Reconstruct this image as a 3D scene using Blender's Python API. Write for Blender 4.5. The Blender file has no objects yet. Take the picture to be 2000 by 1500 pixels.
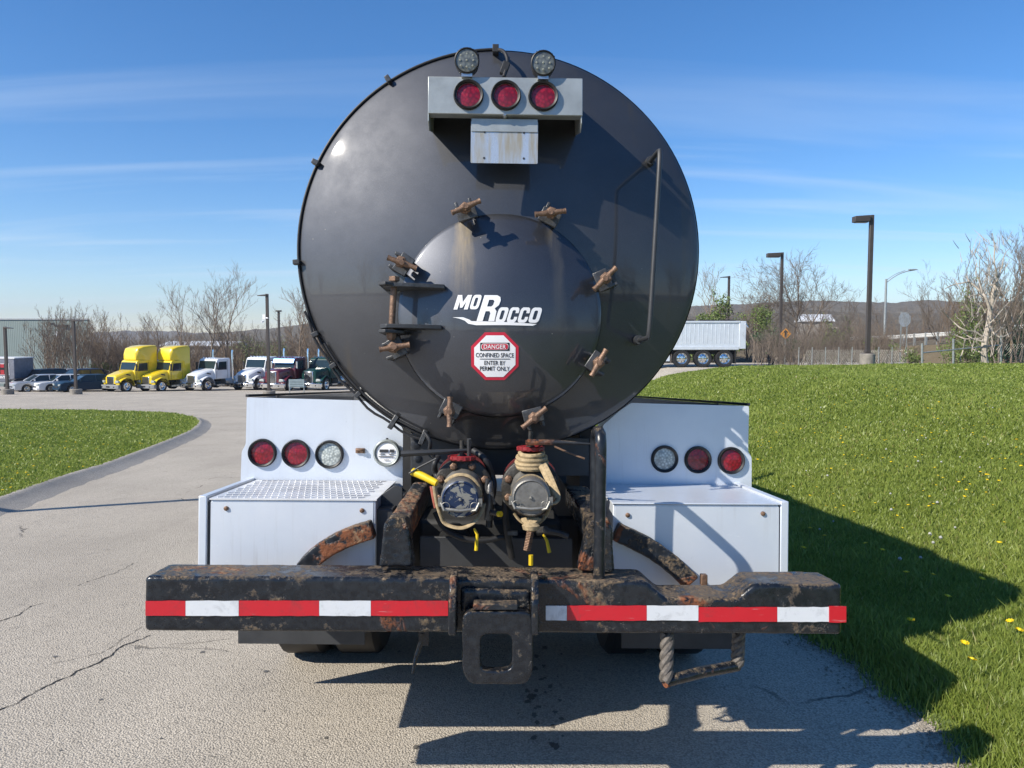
import bpy, bmesh, math, random
import numpy as np
from mathutils import Matrix, Vector
random.seed(7); rng = np.random.default_rng(7)
R = math.radians
scene = bpy.context.scene
col = scene.collection

# ------------------------------------------------------------------ camera, sky, sun, exposure
CAMP = Vector((0, 0, 1.6))
PITCH = R(3.81)
cam = bpy.data.cameras.new("camera"); camo = bpy.data.objects.new("camera", cam); col.objects.link(camo)
cam.sensor_width = 36; cam.lens = 27; cam.clip_start = .05; cam.clip_end = 8000
camo.location = CAMP; camo.rotation_euler = (R(90) - PITCH, 0, 0)
scene.camera = camo
SUN = Vector((-.671, -.410, .618)).normalized()          # towards the sun
SUN_EL = math.asin(SUN.z); SUN_AZ = math.atan2(SUN.x, SUN.y)
w = bpy.data.worlds.new("World"); scene.world = w; w.use_nodes = True
nt = w.node_tree; nt.nodes.clear()
def wn(t, **k):
    n = nt.nodes.new(t)
    for a, b in k.items(): setattr(n, a, b)
    return n
out = wn('ShaderNodeOutputWorld'); bg = wn('ShaderNodeBackground'); bg.inputs[1].default_value = .108
sky = wn('ShaderNodeTexSky', sky_type='NISHITA'); sky.sun_disc = False
sky.sun_elevation = SUN_EL; sky.sun_rotation = SUN_AZ; sky.altitude = 300; sky.air_density = 1.0; sky.dust_density = .0; sky.ozone_density = 2.0
tc = wn('ShaderNodeTexCoord')
sep = wn('ShaderNodeSeparateXYZ'); nt.links.new(tc.outputs['Generated'], sep.inputs[0])
zc = wn('ShaderNodeMath', operation='MAXIMUM'); nt.links.new(sep.outputs[2], zc.inputs[0]); zc.inputs[1].default_value = 0
za = wn('ShaderNodeMath', operation='ADD'); nt.links.new(zc.outputs[0], za.inputs[0]); za.inputs[1].default_value = .09
dx = wn('ShaderNodeMath', operation='DIVIDE'); nt.links.new(sep.outputs[0], dx.inputs[0]); nt.links.new(za.outputs[0], dx.inputs[1])
dy = wn('ShaderNodeMath', operation='DIVIDE'); nt.links.new(sep.outputs[1], dy.inputs[0]); nt.links.new(za.outputs[0], dy.inputs[1])
cx = wn('ShaderNodeCombineXYZ'); nt.links.new(dx.outputs[0], cx.inputs[0]); nt.links.new(dy.outputs[0], cx.inputs[1])
mp = wn('ShaderNodeMapping'); mp.inputs['Rotation'].default_value = (0, 0, R(-24)); mp.inputs['Scale'].default_value = (.34, 2.1, 1); mp.inputs['Location'].default_value = (7.3, 4.0, 0)
nt.links.new(cx.outputs[0], mp.inputs[0])
n1 = wn('ShaderNodeTexNoise'); n1.inputs['Scale'].default_value = .75; n1.inputs['Detail'].default_value = 9; n1.inputs['Roughness'].default_value = .55; n1.inputs['Distortion'].default_value = .7
nt.links.new(mp.outputs[0], n1.inputs['Vector'])
rp = wn('ShaderNodeValToRGB'); rp.color_ramp.elements[0].position = .505; rp.color_ramp.elements[1].position = .86
rp.color_ramp.elements[1].color = (.55, .55, .55, 1)
nt.links.new(n1.outputs[0], rp.inputs[0])
hsv = wn('ShaderNodeHueSaturation'); hsv.inputs['Saturation'].default_value = 1.28; hsv.inputs['Value'].default_value = 1.0
nt.links.new(sky.outputs[0], hsv.inputs['Color'])
tr_ = wn('ShaderNodeValToRGB'); tr_.color_ramp.elements[0].position = 0; tr_.color_ramp.elements[0].color = (.76, .82, 1.0, 1); tr_.color_ramp.elements[1].position = .5; tr_.color_ramp.elements[1].color = (.70, .86, 1.0, 1); nt.links.new(sep.outputs[2], tr_.inputs[0])
e_ = tr_.color_ramp.elements.new(.16); e_.color = (.72, .83, 1.0, 1)
tm = wn('ShaderNodeMix', data_type='RGBA', blend_type='MULTIPLY'); tm.inputs[0].default_value = 1; nt.links.new(hsv.outputs[0], tm.inputs[6]); nt.links.new(tr_.outputs[0], tm.inputs[7])
mx = wn('ShaderNodeMix', data_type='RGBA')
cz1 = wn('ShaderNodeMapRange'); cz1.inputs['From Min'].default_value = .17; cz1.inputs['From Max'].default_value = .30; cz1.inputs['To Min'].default_value = 1; cz1.inputs['To Max'].default_value = .22; nt.links.new(sep.outputs[2], cz1.inputs['Value']); cm = wn('ShaderNodeMath', operation='MULTIPLY'); nt.links.new(rp.outputs[0], cm.inputs[0]); nt.links.new(cz1.outputs[0], cm.inputs[1]); nt.links.new(cm.outputs[0], mx.inputs[0]); nt.links.new(tm.outputs[2], mx.inputs[6]); mx.inputs[7].default_value = (5.2, 5.9, 6.7, 1)
nt.links.new(mx.outputs[2], bg.inputs[0]); nt.links.new(bg.outputs[0], out.inputs[0])
sl = bpy.data.lights.new("sun", 'SUN'); sl.energy = 4.7; sl.angle = R(.53); sl.color = (1, .935, .83)
so = bpy.data.objects.new("sun", sl); col.objects.link(so); so.rotation_euler = SUN.to_track_quat('Z', 'Y').to_euler()
scene.view_settings.view_transform = 'Standard'; scene.view_settings.look = 'None'; scene.view_settings.gamma = 1
scene.view_settings.exposure = 0.56
scene.cycles.max_bounces = 8; scene.cycles.transparent_max_bounces = 8
scene.cycles.use_denoising = True

# ------------------------------------------------------------------ frames: camera rays, the truck's own frame, the ground
CAM3 = Matrix.Rotation(R(90) - PITCH, 3, 'X')
def ray(px, py): return CAM3 @ Vector(((px - 1000) / 1500, -(py - 750) / 1500, -1))
TR = Matrix.Rotation(R(1.2), 3, 'Z') @ Matrix.Rotation(R(-4.0), 3, 'X') @ Matrix.Rotation(R(.6), 3, 'Y')
TRI = TR.transposed()
TORG = CAMP - TR @ Vector((0, 0, 1.6))
TMAT = Matrix.Translation(TORG) @ TR.to_4x4()
def tp(px, py, D):
    d = TRI @ ray(px, py)
    return Vector((0, 0, 1.6)) + d * (D / d.y)
def sstep(a, b, x):
    t = np.clip((np.asarray(x, float) - a) / (b - a), 0, 1); return t * t * (3 - 2 * t)
PN = TR @ Vector((0, 0, 1))
def H(x, y):
    x = np.asarray(x, float); y = np.asarray(y, float)
    xc = np.clip(x, -6, 4)
    yn = np.minimum(y, 14); 
    z = TORG.z - (PN.x * (xc - TORG.x) + PN.y * (np.maximum(yn, -12) - TORG.y)) / PN.z
    yf = np.clip(y - 14, 0, 80)
    z = z - .047 * yf - 3.0 * sstep(80, 140, y)
    z = z + .02 * np.minimum(-12 - np.minimum(y, -12), 60)
    pl = .0 + .24 * sstep(4, 26, y) - .60 * sstep(29, 38.5, y) - 1.1 * sstep(50, 75, y) - 3 * sstep(75, 160, y)
    pl = pl + .003 * np.clip(x - 10, 0, 12) + .05 * np.sin(x * .45 + y * .21) * sstep(4, 9, x) * (1 - sstep(28, 34, y))
    t = sstep(2.1, 9.5, x)
    return z * (1 - t) + pl * t
def Hf(x, y): return float(H(x, y))
def hit(px, py, off=0):
    d = ray(px, py); s = 1.0
    while s < 400:
        p = CAMP + d * s
        if p.z < Hf(p.x, p.y) + off:
            break
        s += max(.02, s * .004)
    p = CAMP + d * s
    return Vector((p.x, p.y, Hf(p.x, p.y) + off))
def at(px, D, py=None):
    """point at world depth D on the column px; on the ground unless py is given"""
    d = ray(px, 700 if py is None else py); k = D / d.y
    if py is None: return Vector((d.x * k, D, Hf(d.x * k, D)))
    return CAMP + d * k

# ------------------------------------------------------------------ materials
MATS = {}
class NT:
    def __init__(s, name):
        s.m = bpy.data.materials.new(name); s.m.use_nodes = True; s.t = s.m.node_tree; s.t.nodes.clear()
        s.o = s.n('ShaderNodeOutputMaterial'); s.b = s.n('ShaderNodeBsdfPrincipled'); s.l(s.b.outputs[0], s.o.inputs[0])
        s.tc = s.n('ShaderNodeTexCoord'); s.co = s.tc.outputs['Object']
    def n(s, t, **k):
        x = s.t.nodes.new(t)
        for a, b in k.items(): setattr(x, a, b)
        return x
    def l(s, a, b): s.t.links.new(a, b)
    def noise(s, scale, detail=5, rough=.6, dist=0, vec=None, sc3=None):
        v = vec or s.co
        if sc3:
            m = s.n('ShaderNodeMapping'); m.inputs['Scale'].default_value = sc3; s.l(v, m.inputs[0]); v = m.outputs[0]
        n = s.n('ShaderNodeTexNoise'); n.inputs['Scale'].default_value = scale; n.inputs['Detail'].default_value = detail
        n.inputs['Roughness'].default_value = rough; n.inputs['Distortion'].default_value = dist; s.l(v, n.inputs['Vector']); return n.outputs[0]
    def voro(s, scale, feat='F1', outp=0, rand=1):
        n = s.n('ShaderNodeTexVoronoi', feature=feat); n.inputs['Scale'].default_value = scale; n.inputs['Randomness'].default_value = rand; s.l(s.co, n.inputs['Vector']); return n.outputs[outp]
    def ramp(s, v, stops):
        r = s.n('ShaderNodeValToRGB'); e = r.color_ramp.elements
        while len(e) < len(stops): e.new(.5)
        for i, (p, c) in enumerate(stops):
            e[i].position = p; e[i].color = (c, c, c, 1) if isinstance(c, (int, float)) else (*c, 1)
        s.l(v, r.inputs[0]); return r.outputs[0]
    def mix(s, f, a, b, blend='MIX'):
        m = s.n('ShaderNodeMix', data_type='RGBA', blend_type=blend)
        for i, v in ((0, f), (6, a), (7, b)):
            if isinstance(v, (int, float)): m.inputs[i].default_value = v if i == 0 else (v, v, v, 1)
            elif isinstance(v, tuple): m.inputs[i].default_value = (*v, 1)
            else: s.l(v, m.inputs[i])
        return m.outputs[2]
    def math(s, op, a, b=0):
        m = s.n('ShaderNodeMath', operation=op)
        for i, v in ((0, a), (1, b)):
            if isinstance(v, (int, float)): m.inputs[i].default_value = v
            else: s.l(v, m.inputs[i])
        return m.outputs[0]
    def bump(s, h, strength=.3, dist=.01):
        b = s.n('ShaderNodeBump'); b.inputs['Strength'].default_value = strength; b.inputs['Distance'].default_value = dist
        s.l(h, b.inputs['Height'])
        if s.b.inputs['Normal'].is_linked: s.l(s.b.inputs['Normal'].links[0].from_socket, b.inputs['Normal'])
        s.l(b.outputs[0], s.b.inputs['Normal'])
    def set(s, **k):
        for a, v in k.items():
            i = s.b.inputs[{'col': 'Base Color', 'rough': 'Roughness', 'metal': 'Metallic', 'coat': 'Coat Weight', 'crough': 'Coat Roughness', 'trans': 'Transmission Weight', 'ior': 'IOR', 'spec': 'Specular IOR Level', 'em': 'Emission Color', 'es': 'Emission Strength'}[a]]
            if isinstance(v, tuple): i.default_value = (*v, 1)
            elif isinstance(v, (int, float)): i.default_value = v
            else: s.l(v, i)
        return s
def simple(name, c, rough=.5, metal=0, coat=0, var=.25, scale=6, bump=0, bs=60):
    if name in MATS: return MATS[name]
    t = NT(name); dark = tuple(x * (1 - var) for x in c)
    n = t.noise(scale, 6); t.set(col=t.mix(t.ramp(n, [(.35, 0), (.7, 1)]), c, dark), rough=rough, metal=metal, coat=coat, crough=.05)
    if bump: t.bump(t.noise(bs, 4), bump, .004)
    MATS[name] = t.m; return t.m
def rust_black(name, rust=.5, dirt=.5, gloss=.28, bmp=1.):
    t = NT(name)
    big = t.noise(7, 8, .62, .4); fine = t.noise(38, 8, .7); mid = t.noise(3.1, 5, .6, .8)
    paint = t.mix(t.ramp(fine, [(.4, 0), (.75, 1)]), (.007, .009, .013), (.022, .026, .031))
    rcol = t.mix(t.noise(60, 4), (.30, .10, .035), (.09, .03, .015))
    dcol = t.mix(t.noise(45, 6), (.36, .26, .15), (.16, .11, .07))
    rm = t.math('MULTIPLY', t.ramp(mid, [(.60 - .1 * rust, 0), (.64 - .1 * rust, 1)]), t.ramp(fine, [(.40, 0), (.48, 1)]))
    geo = t.n('ShaderNodeNewGeometry'); sp = t.n('ShaderNodeSeparateXYZ'); t.l(geo.outputs['Normal'], sp.inputs[0])
    upb = t.math('MULTIPLY', t.math('MAXIMUM', sp.outputs[2], 0), .16)
    dm = t.math('MULTIPLY', t.ramp(t.math('ADD', t.math('ADD', big, upb), t.math('MULTIPLY', t.math('SUBTRACT', fine, .5), .7)), [(.66 - .12 * dirt, 0), (.74 - .12 * dirt, 1)]), t.ramp(t.noise(95, 6, .7), [(.40, .05), (.56, .85)]))
    c = t.mix(dm, t.mix(rm, paint, rcol), dcol)
    t.set(col=c, rough=t.mix(t.math('MAXIMUM', rm, dm), gloss, .85), coat=0)
    msk = t.math('MAXIMUM', rm, dm); t.bump(t.math('MULTIPLY', t.noise(30, 5, .7), t.math('ADD', msk, .15)), .5 * bmp, .010); t.bump(t.math('MULTIPLY', t.ramp(fine, [(.38, 0), (.6, 1)]), t.math('ADD', msk, .1)), .5, .005)
    return t.m
M = {}
M['bumper'] = rust_black('corroded_black_paint', .05, .55, .24)
M['upright'] = rust_black('pitted_black_paint', .45, .75, .24, 1.6)
M['arc'] = rust_black('rusted_black_steel', .9, .55, .45)
# tank paint
t = NT('tank_paint'); fl = t.noise(900, 2, .5); cl = t.noise(2.2, 6, .6)
base = t.mix(t.ramp(cl, [(.3, 0), (.75, 1)]), (.060, .062, .068), (.086, .088, .094))
base = t.mix(t.math('MULTIPLY', t.ramp(fl, [(.55, 0), (.75, 1)]), .5), base, (.19, .20, .23))
strk = t.math('MULTIPLY', t.ramp(t.noise(9, 6, .6, 0, None, (1.6, 1, .07)), [(.60, 0), (.72, 1)]), t.ramp(t.noise(2.5, 3), [(.5, 0), (.65, 1)]))
base = t.mix(t.math('MULTIPLY', strk, .35), base, (.13, .10, .06))
speck = t.math('MULTIPLY', t.ramp(t.voro(26), [(.03, 1), (.05, 0)]), t.ramp(t.noise(3), [(.55, 0), (.6, 1)]))
base = t.mix(t.math('MULTIPLY', speck, .7), base, (.5, .46, .38))
t.set(col=base, rough=t.mix(t.noise(14, 6), .50, .66), metal=.88, coat=.9, crough=t.mix(t.ramp(t.noise(6, 5), [(.4, 0), (.7, 1)]), .035, .06)); t.bump(t.noise(2.6, 2), .08, .004)
M['tank'] = t.m
def door_paint():
    t = NT('stained_tank_paint'); s = t.n('ShaderNodeSeparateXYZ'); t.l(t.co, s.inputs[0]); fl = t.noise(900, 2, .5); cl = t.noise(2.2, 6, .6)
    base = t.mix(t.ramp(cl, [(.3, 0), (.75, 1)]), (.060, .063, .073), (.088, .092, .102)); base = t.mix(t.math('MULTIPLY', t.ramp(fl, [(.55, 0), (.75, 1)]), .5), base, (.19, .20, .23))
    wob = t.math('MULTIPLY', t.math('SUBTRACT', t.noise(3, 5, .6, 0, None, (1, 1, .5)), .5), .16); fib = t.ramp(t.noise(22, 6, .65, 0, None, (2.2, 1, .10)), [(.35, .35), (.65, 1)]); tot = None
    for px, py, amt, wd, ln in ((903, 420, .75, .045, .42), (1085, 425, .30, .035, .60), (965, 640, .22, .07, .3), (1000, 765, .16, .20, .14)):
        q = tp(px, py, 3.25); dx = t.math('ABSOLUTE', t.math('SUBTRACT', t.math('ADD', s.outputs[0], wob), q.x)); a = t.ramp(t.math('DIVIDE', dx, wd), [(.3, 1), (1, 0)]); zz = t.ramp(t.math('DIVIDE', t.math('SUBTRACT', q.z, s.outputs[2]), ln), [(-.0, 0), (.03, 1), (.35, .6), (1, 0)])
        m = t.math('MULTIPLY', t.math('MULTIPLY', a, zz), t.math('MULTIPLY', fib, amt)); tot = m if tot is None else t.math('MAXIMUM', tot, m)
    base = t.mix(tot, base, (.34, .26, .14)); sp = t.math('MULTIPLY', t.ramp(t.voro(22), [(.03, 1), (.05, 0)]), t.ramp(t.noise(3), [(.50, 0), (.56, 1)])); base = t.mix(t.math('MULTIPLY', sp, .8), base, (.55, .50, .40))
    t.set(col=base, rough=.5, metal=t.math('SUBTRACT', .88, tot), coat=.9, crough=t.mix(t.ramp(t.noise(6, 5), [(.4, 0), (.7, 1)]), .03, .10)); t.bump(t.noise(2.6, 2), .10, .004); return t.m
M['door'] = door_paint()
# white painted aluminium
t = NT('white_painted_aluminium'); n = t.noise(3, 6, .6); sc = t.noise(11, 8, .75, .3, None, (1, 1, 3))
c = t.mix(t.ramp(n, [(.3, 0), (.8, 1)]), (.70, .74, .79), (.58, .63, .70))
c = t.mix(t.ramp(sc, [(.66, 0), (.70, .7)]), c, (.86, .88, .9))
dr = t.math('MULTIPLY', t.ramp(t.noise(30, 4, .6, 0, None, (1, 1, .06)), [(.55, 0), (.75, .35)]), t.ramp(t.noise(1.7, 2), [(.4, 0), (.7, 1)]))
c = t.mix(dr, c, (.30, .27, .24))
sp = t.math('MULTIPLY', t.ramp(t.voro(95), [(.10, 1), (.16, 0)]), t.ramp(t.noise(5.5, 4), [(.60, 0), (.70, .7)]))
c = t.mix(sp, c, (.10, .09, .08))
t.set(col=c, rough=t.mix(n, .28, .5), metal=.30, coat=.3, crough=.2); t.bump(t.noise(4, 3), .12, .01)
M['white'] = t.m
M['galv'] = simple('galvanised_steel', (.44, .46, .44), .42, .55, var=.3, scale=9, bump=.1, bs=40)
t = NT('weathered_plate_metal'); s1 = t.ramp(t.noise(26, 6, .6, .2, None, (1, 1, .13)), [(.42, 0), (.62, 1)])
t.set(col=t.mix(s1, (.52, .56, .60), (.30, .28, .23)), rough=t.mix(s1, .25, .6), metal=.5); M['plate'] = t.m
M['dark'] = simple('dark_grey_painted_steel', (.045, .047, .05), .5, .1, var=.35, scale=8, bump=.15)
M['grime'] = simple('grimy_underbody_steel', (.022, .022, .022), .7, 0, var=.5, scale=12, bump=.3, bs=40)
M['rubber'] = simple('black_rubber', (.018, .018, .019), .55, 0, var=.3, bump=.1)
M['grommet'] = simple('black_rubber_grommet', (.008, .008, .009), .5, 0, var=.2)
M['bronze'] = simple('rust_brown_bolt_steel', (.25, .15, .095), .5, .35, var=.55, scale=45, bump=.5, bs=150)
M['lug'] = simple('worn_steel_lug', (.11, .11, .11), .38, .5, var=.6, scale=30, bump=.4, bs=90)
M['strap'] = simple('tan_webbing', (.48, .36, .20), .85, 0, var=.5, scale=60, bump=.5, bs=300)
M['yellow'] = simple('yellow_plastic', (.80, .56, .02), .4, 0, var=.25, scale=20)
M['redpaint'] = simple('red_painted_iron', (.27, .018, .022), .45, 0, var=.4, scale=25, bump=.3)
M['pink'] = simple('faded_red_tag', (.62, .19, .13), .6, 0, var=.25, scale=60)
M['silver'] = simple('brushed_silver', (.60, .60, .58), .3, .9, var=.25, scale=30)
M['chrome'] = simple('chrome', (.80, .82, .84), .12, 1, var=.1)
M['valve'] = simple('greasy_valve_casting', (.05, .045, .038), .5, .3, var=.6, scale=30, bump=.6, bs=70)
t = NT('chipped_cap_paint'); k = t.ramp(t.noise(22, 4, .6, .6), [(.49, 0), (.51, 1)])
t.set(col=t.mix(k, (.015, .03, .075), (.24, .235, .21)), rough=.4, metal=.3); t.bump(k, .3, .002); M['cap_blue'] = t.m
M['cap_grey'] = simple('dull_cap_metal', (.23, .22, .20), .45, .5, var=.4, scale=40, bump=.3, bs=200)
def lens(name, c, c2, vs, cw=.8):
    t = NT(name); v = t.voro(vs); t.set(col=t.mix(t.ramp(v, [(.1, 0), (.7, 1)]), c, c2), rough=.3, coat=cw, crough=.03); t.bump(v, .35, .004); return t.m
M['redlens'] = lens('red_lamp_lens', (.30, .004, .018), (.14, .002, .008), 75, .5)
M['clearlens'] = lens('clear_lamp_lens', (.62, .66, .62), (.25, .28, .27), 85)
M['worklens'] = lens('work_lamp_lens', (.16, .17, .15), (.07, .075, .07), 60)
M['led'] = simple('led_emitter', (.28, .29, .24), .4)
M['loop'] = rust_black('worn_black_tube', .0, .25, .3)
M['latch'] = simple('dull_zinc_latch', (.30, .29, .26), .45, .6, var=.4, scale=50)
def tapem(name, c):
    t = NT(name); g = t.math('MULTIPLY', t.ramp(t.noise(16, 7, .7, .5), [(.52, 0), (.68, 1)]), .5); sc = t.ramp(t.noise(55, 4, .6, 0, None, (.15, 1, 2)), [(.66, 0), (.70, .45)])
    t.set(col=t.mix(sc, t.mix(g, c, tuple(x * .35 + .03 for x in c)), (.45, .4, .38)), rough=.42, coat=.3, crough=.15); t.bump(t.noise(9, 4), .35, .006); t.bump(t.voro(300), .1, .002); return t.m
_unused = lens('red_reflective_tape', (.52, .008, .018), (.42, .006, .012), 300, .2)
M['tape_red'] = tapem('red_reflective_tape', (.50, .008, .018)); M['tape_white'] = tapem('silver_reflective_tape', (.62, .64, .66))
_unused = lens('silver_reflective_tape', (.60, .62, .64), (.42, .44, .46), 300, .3)
M['decal_white'] = simple('white_vinyl', (.82, .82, .82), .35, var=.06)
M['decal_red'] = simple('red_vinyl', (.55, .02, .05), .35, var=.1)
M['decal_black'] = simple('black_vinyl', (.012, .012, .012), .35, var=.1)
# asphalt
def asphalt(name, a, b, cr=1.0):
    t = NT(name); t.co = t.tc.outputs['Object']
    ag = t.voro(105, 'F1', 1); sepc = t.n('ShaderNodeSeparateColor'); t.l(ag, sepc.inputs[0]); g = sepc.outputs[0]
    lg = t.noise(.45, 6, .6); md = t.noise(6, 5, .6)
    c = t.mix(t.ramp(g, [(.05, 0), (.95, 1)]), b, a)
    c = t.mix(t.ramp(t.voro(105), [(.45, 0), (.8, .6)]), c, (.16, .142, .118))
    c = t.mix(t.math('MULTIPLY', t.ramp(lg, [(.35, 0), (.72, 1)]), .55), c, tuple(x * .68 for x in b))
    c = t.mix(t.math('MULTIPLY', t.ramp(t.noise(1.1, 6, .65, .3, None, (1, .12, 1)), [(.48, 0), (.66, 1)]), .20), c, tuple(x * .6 for x in b))
    c = t.mix(t.math('MULTIPLY', t.ramp(md, [(.60, 0), (.72, 1)]), .22), c, (.09, .085, .08))
    # cracks: warped voronoi edges, masked
    wv = t.n('ShaderNodeMix', data_type='RGBA', blend_type='ADD'); wv.inputs[0].default_value = .35
    nn = t.n('ShaderNodeTexNoise'); nn.inputs['Scale'].default_value = 2.2; nn.inputs['Detail'].default_value = 6; t.l(t.co, nn.inputs['Vector'])
    t.l(t.co, wv.inputs[6]); t.l(nn.outputs[1], wv.inputs[7])
    ve = t.n('ShaderNodeTexVoronoi', feature='DISTANCE_TO_EDGE'); ve.inputs['Scale'].default_value = .55; t.l(wv.outputs[2], ve.inputs['Vector'])
    ck = t.math('MULTIPLY', t.ramp(ve.outputs[0], [(.0, 1), (.003, .9), (.006, 0)]), t.ramp(t.noise(.8, 2), [(.56, 0), (.64, .8 * cr)]))
    c = t.mix(ck, c, (.035, .032, .03))
    t.set(col=c, rough=.88, spec=.25)
    t.bump(t.voro(105), .9, .006); t.bump(t.math('SUBTRACT', 1, ck), .6, .01)
    return t.m
M['asphalt'] = asphalt('worn_asphalt', (.60, .535, .44), (.41, .365, .30))
M['curb'] = asphalt('weathered_asphalt_kerb', (.56, .51, .44), (.32, .295, .26), .2)
t = NT('grass_soil'); t.set(col=t.mix(t.noise(3, 8, .7), (.075, .12, .022), (.13, .16, .04)), rough=.95); t.bump(t.noise(40, 6), .6, .03); M['soil'] = t.m
t = NT('leaf_litter_ground'); t.set(col=t.mix(t.noise(1.2, 10, .75), (.10, .075, .05), (.17, .14, .085)), rough=1); t.bump(t.noise(4, 8), .8, .3); M['litter'] = t.m
t = NT('wooded_hillside'); nn = t.noise(.22, 12, .8, 0, None, (1, 1, .35))
t.set(col=t.mix(t.ramp(nn, [(.35, 0), (.7, 1)]), (.10, .085, .062), (.26, .22, .155)), rough=1); t.bump(t.noise(.25, 8, .8), 1, 3); M['hill'] = t.m
# grass blades
t = NT('grass_blade'); at_ = t.n('ShaderNodeAttribute'); at_.attribute_name = 'tint'
cg = t.ramp(at_.outputs['Fac'], [(0, (.15, .20, .035)), (.45, (.265, .33, .065)), (.8, (.37, .41, .11)), (1, (.33, .30, .11))])
t.t.nodes.remove(t.b); df = t.n('ShaderNodeBsdfDiffuse'); tl = t.n('ShaderNodeBsdfTranslucent'); gl = t.n('ShaderNodeBsdfGlossy'); gl.inputs['Roughness'].default_value = .4
ms = t.n('ShaderNodeMixShader'); ms.inputs[0].default_value = .45; m2 = t.n('ShaderNodeMixShader'); m2.inputs[0].default_value = .02
t.l(cg, df.inputs[0]); t.l(cg, tl.inputs[0]); t.l(df.outputs[0], ms.inputs[1]); t.l(tl.outputs[0], ms.inputs[2]); t.l(ms.outputs[0], m2.inputs[1]); t.l(gl.outputs[0], m2.inputs[2]); t.l(m2.outputs[0], t.o.inputs[0])
M['blade'] = t.m
def leafm(name, c):
    t = NT(name); i = t.n('ShaderNodeNewGeometry'); cc = t.mix(i.outputs['Random Per Island'], c, tuple(x * 1.9 for x in c))
    t.set(col=cc, rough=.6); return t.m
M['leaf_spring'] = leafm('spring_leaf', (.075, .105, .022)); M['leaf_dark'] = leafm('evergreen_needle', (.022, .05, .018)); M['leaf_brown'] = leafm('dry_twig_leaf', (.14, .10, .055))
def bark(name, c): return simple(name, c, .9, 0, var=.45, scale=6)
M['bark'] = bark('grey_brown_bark', (.21, .17, .135)); M['bark_pale'] = bark('bleached_dead_wood', (.50, .43, .35)); M['bark_warm'] = bark('warm_brown_twigs', (.25, .185, .13))
M['pole'] = simple('bronze_lamp_post_paint', (.075, .062, .055), .5, .2, var=.2)
M['concrete'] = simple('weathered_concrete', (.30, .27, .23), .9, var=.45, scale=5, bump=.3)
M['glass'] = simple('dark_vehicle_glass', (.02, .035, .04), .08, 0, var=.2)

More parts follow.
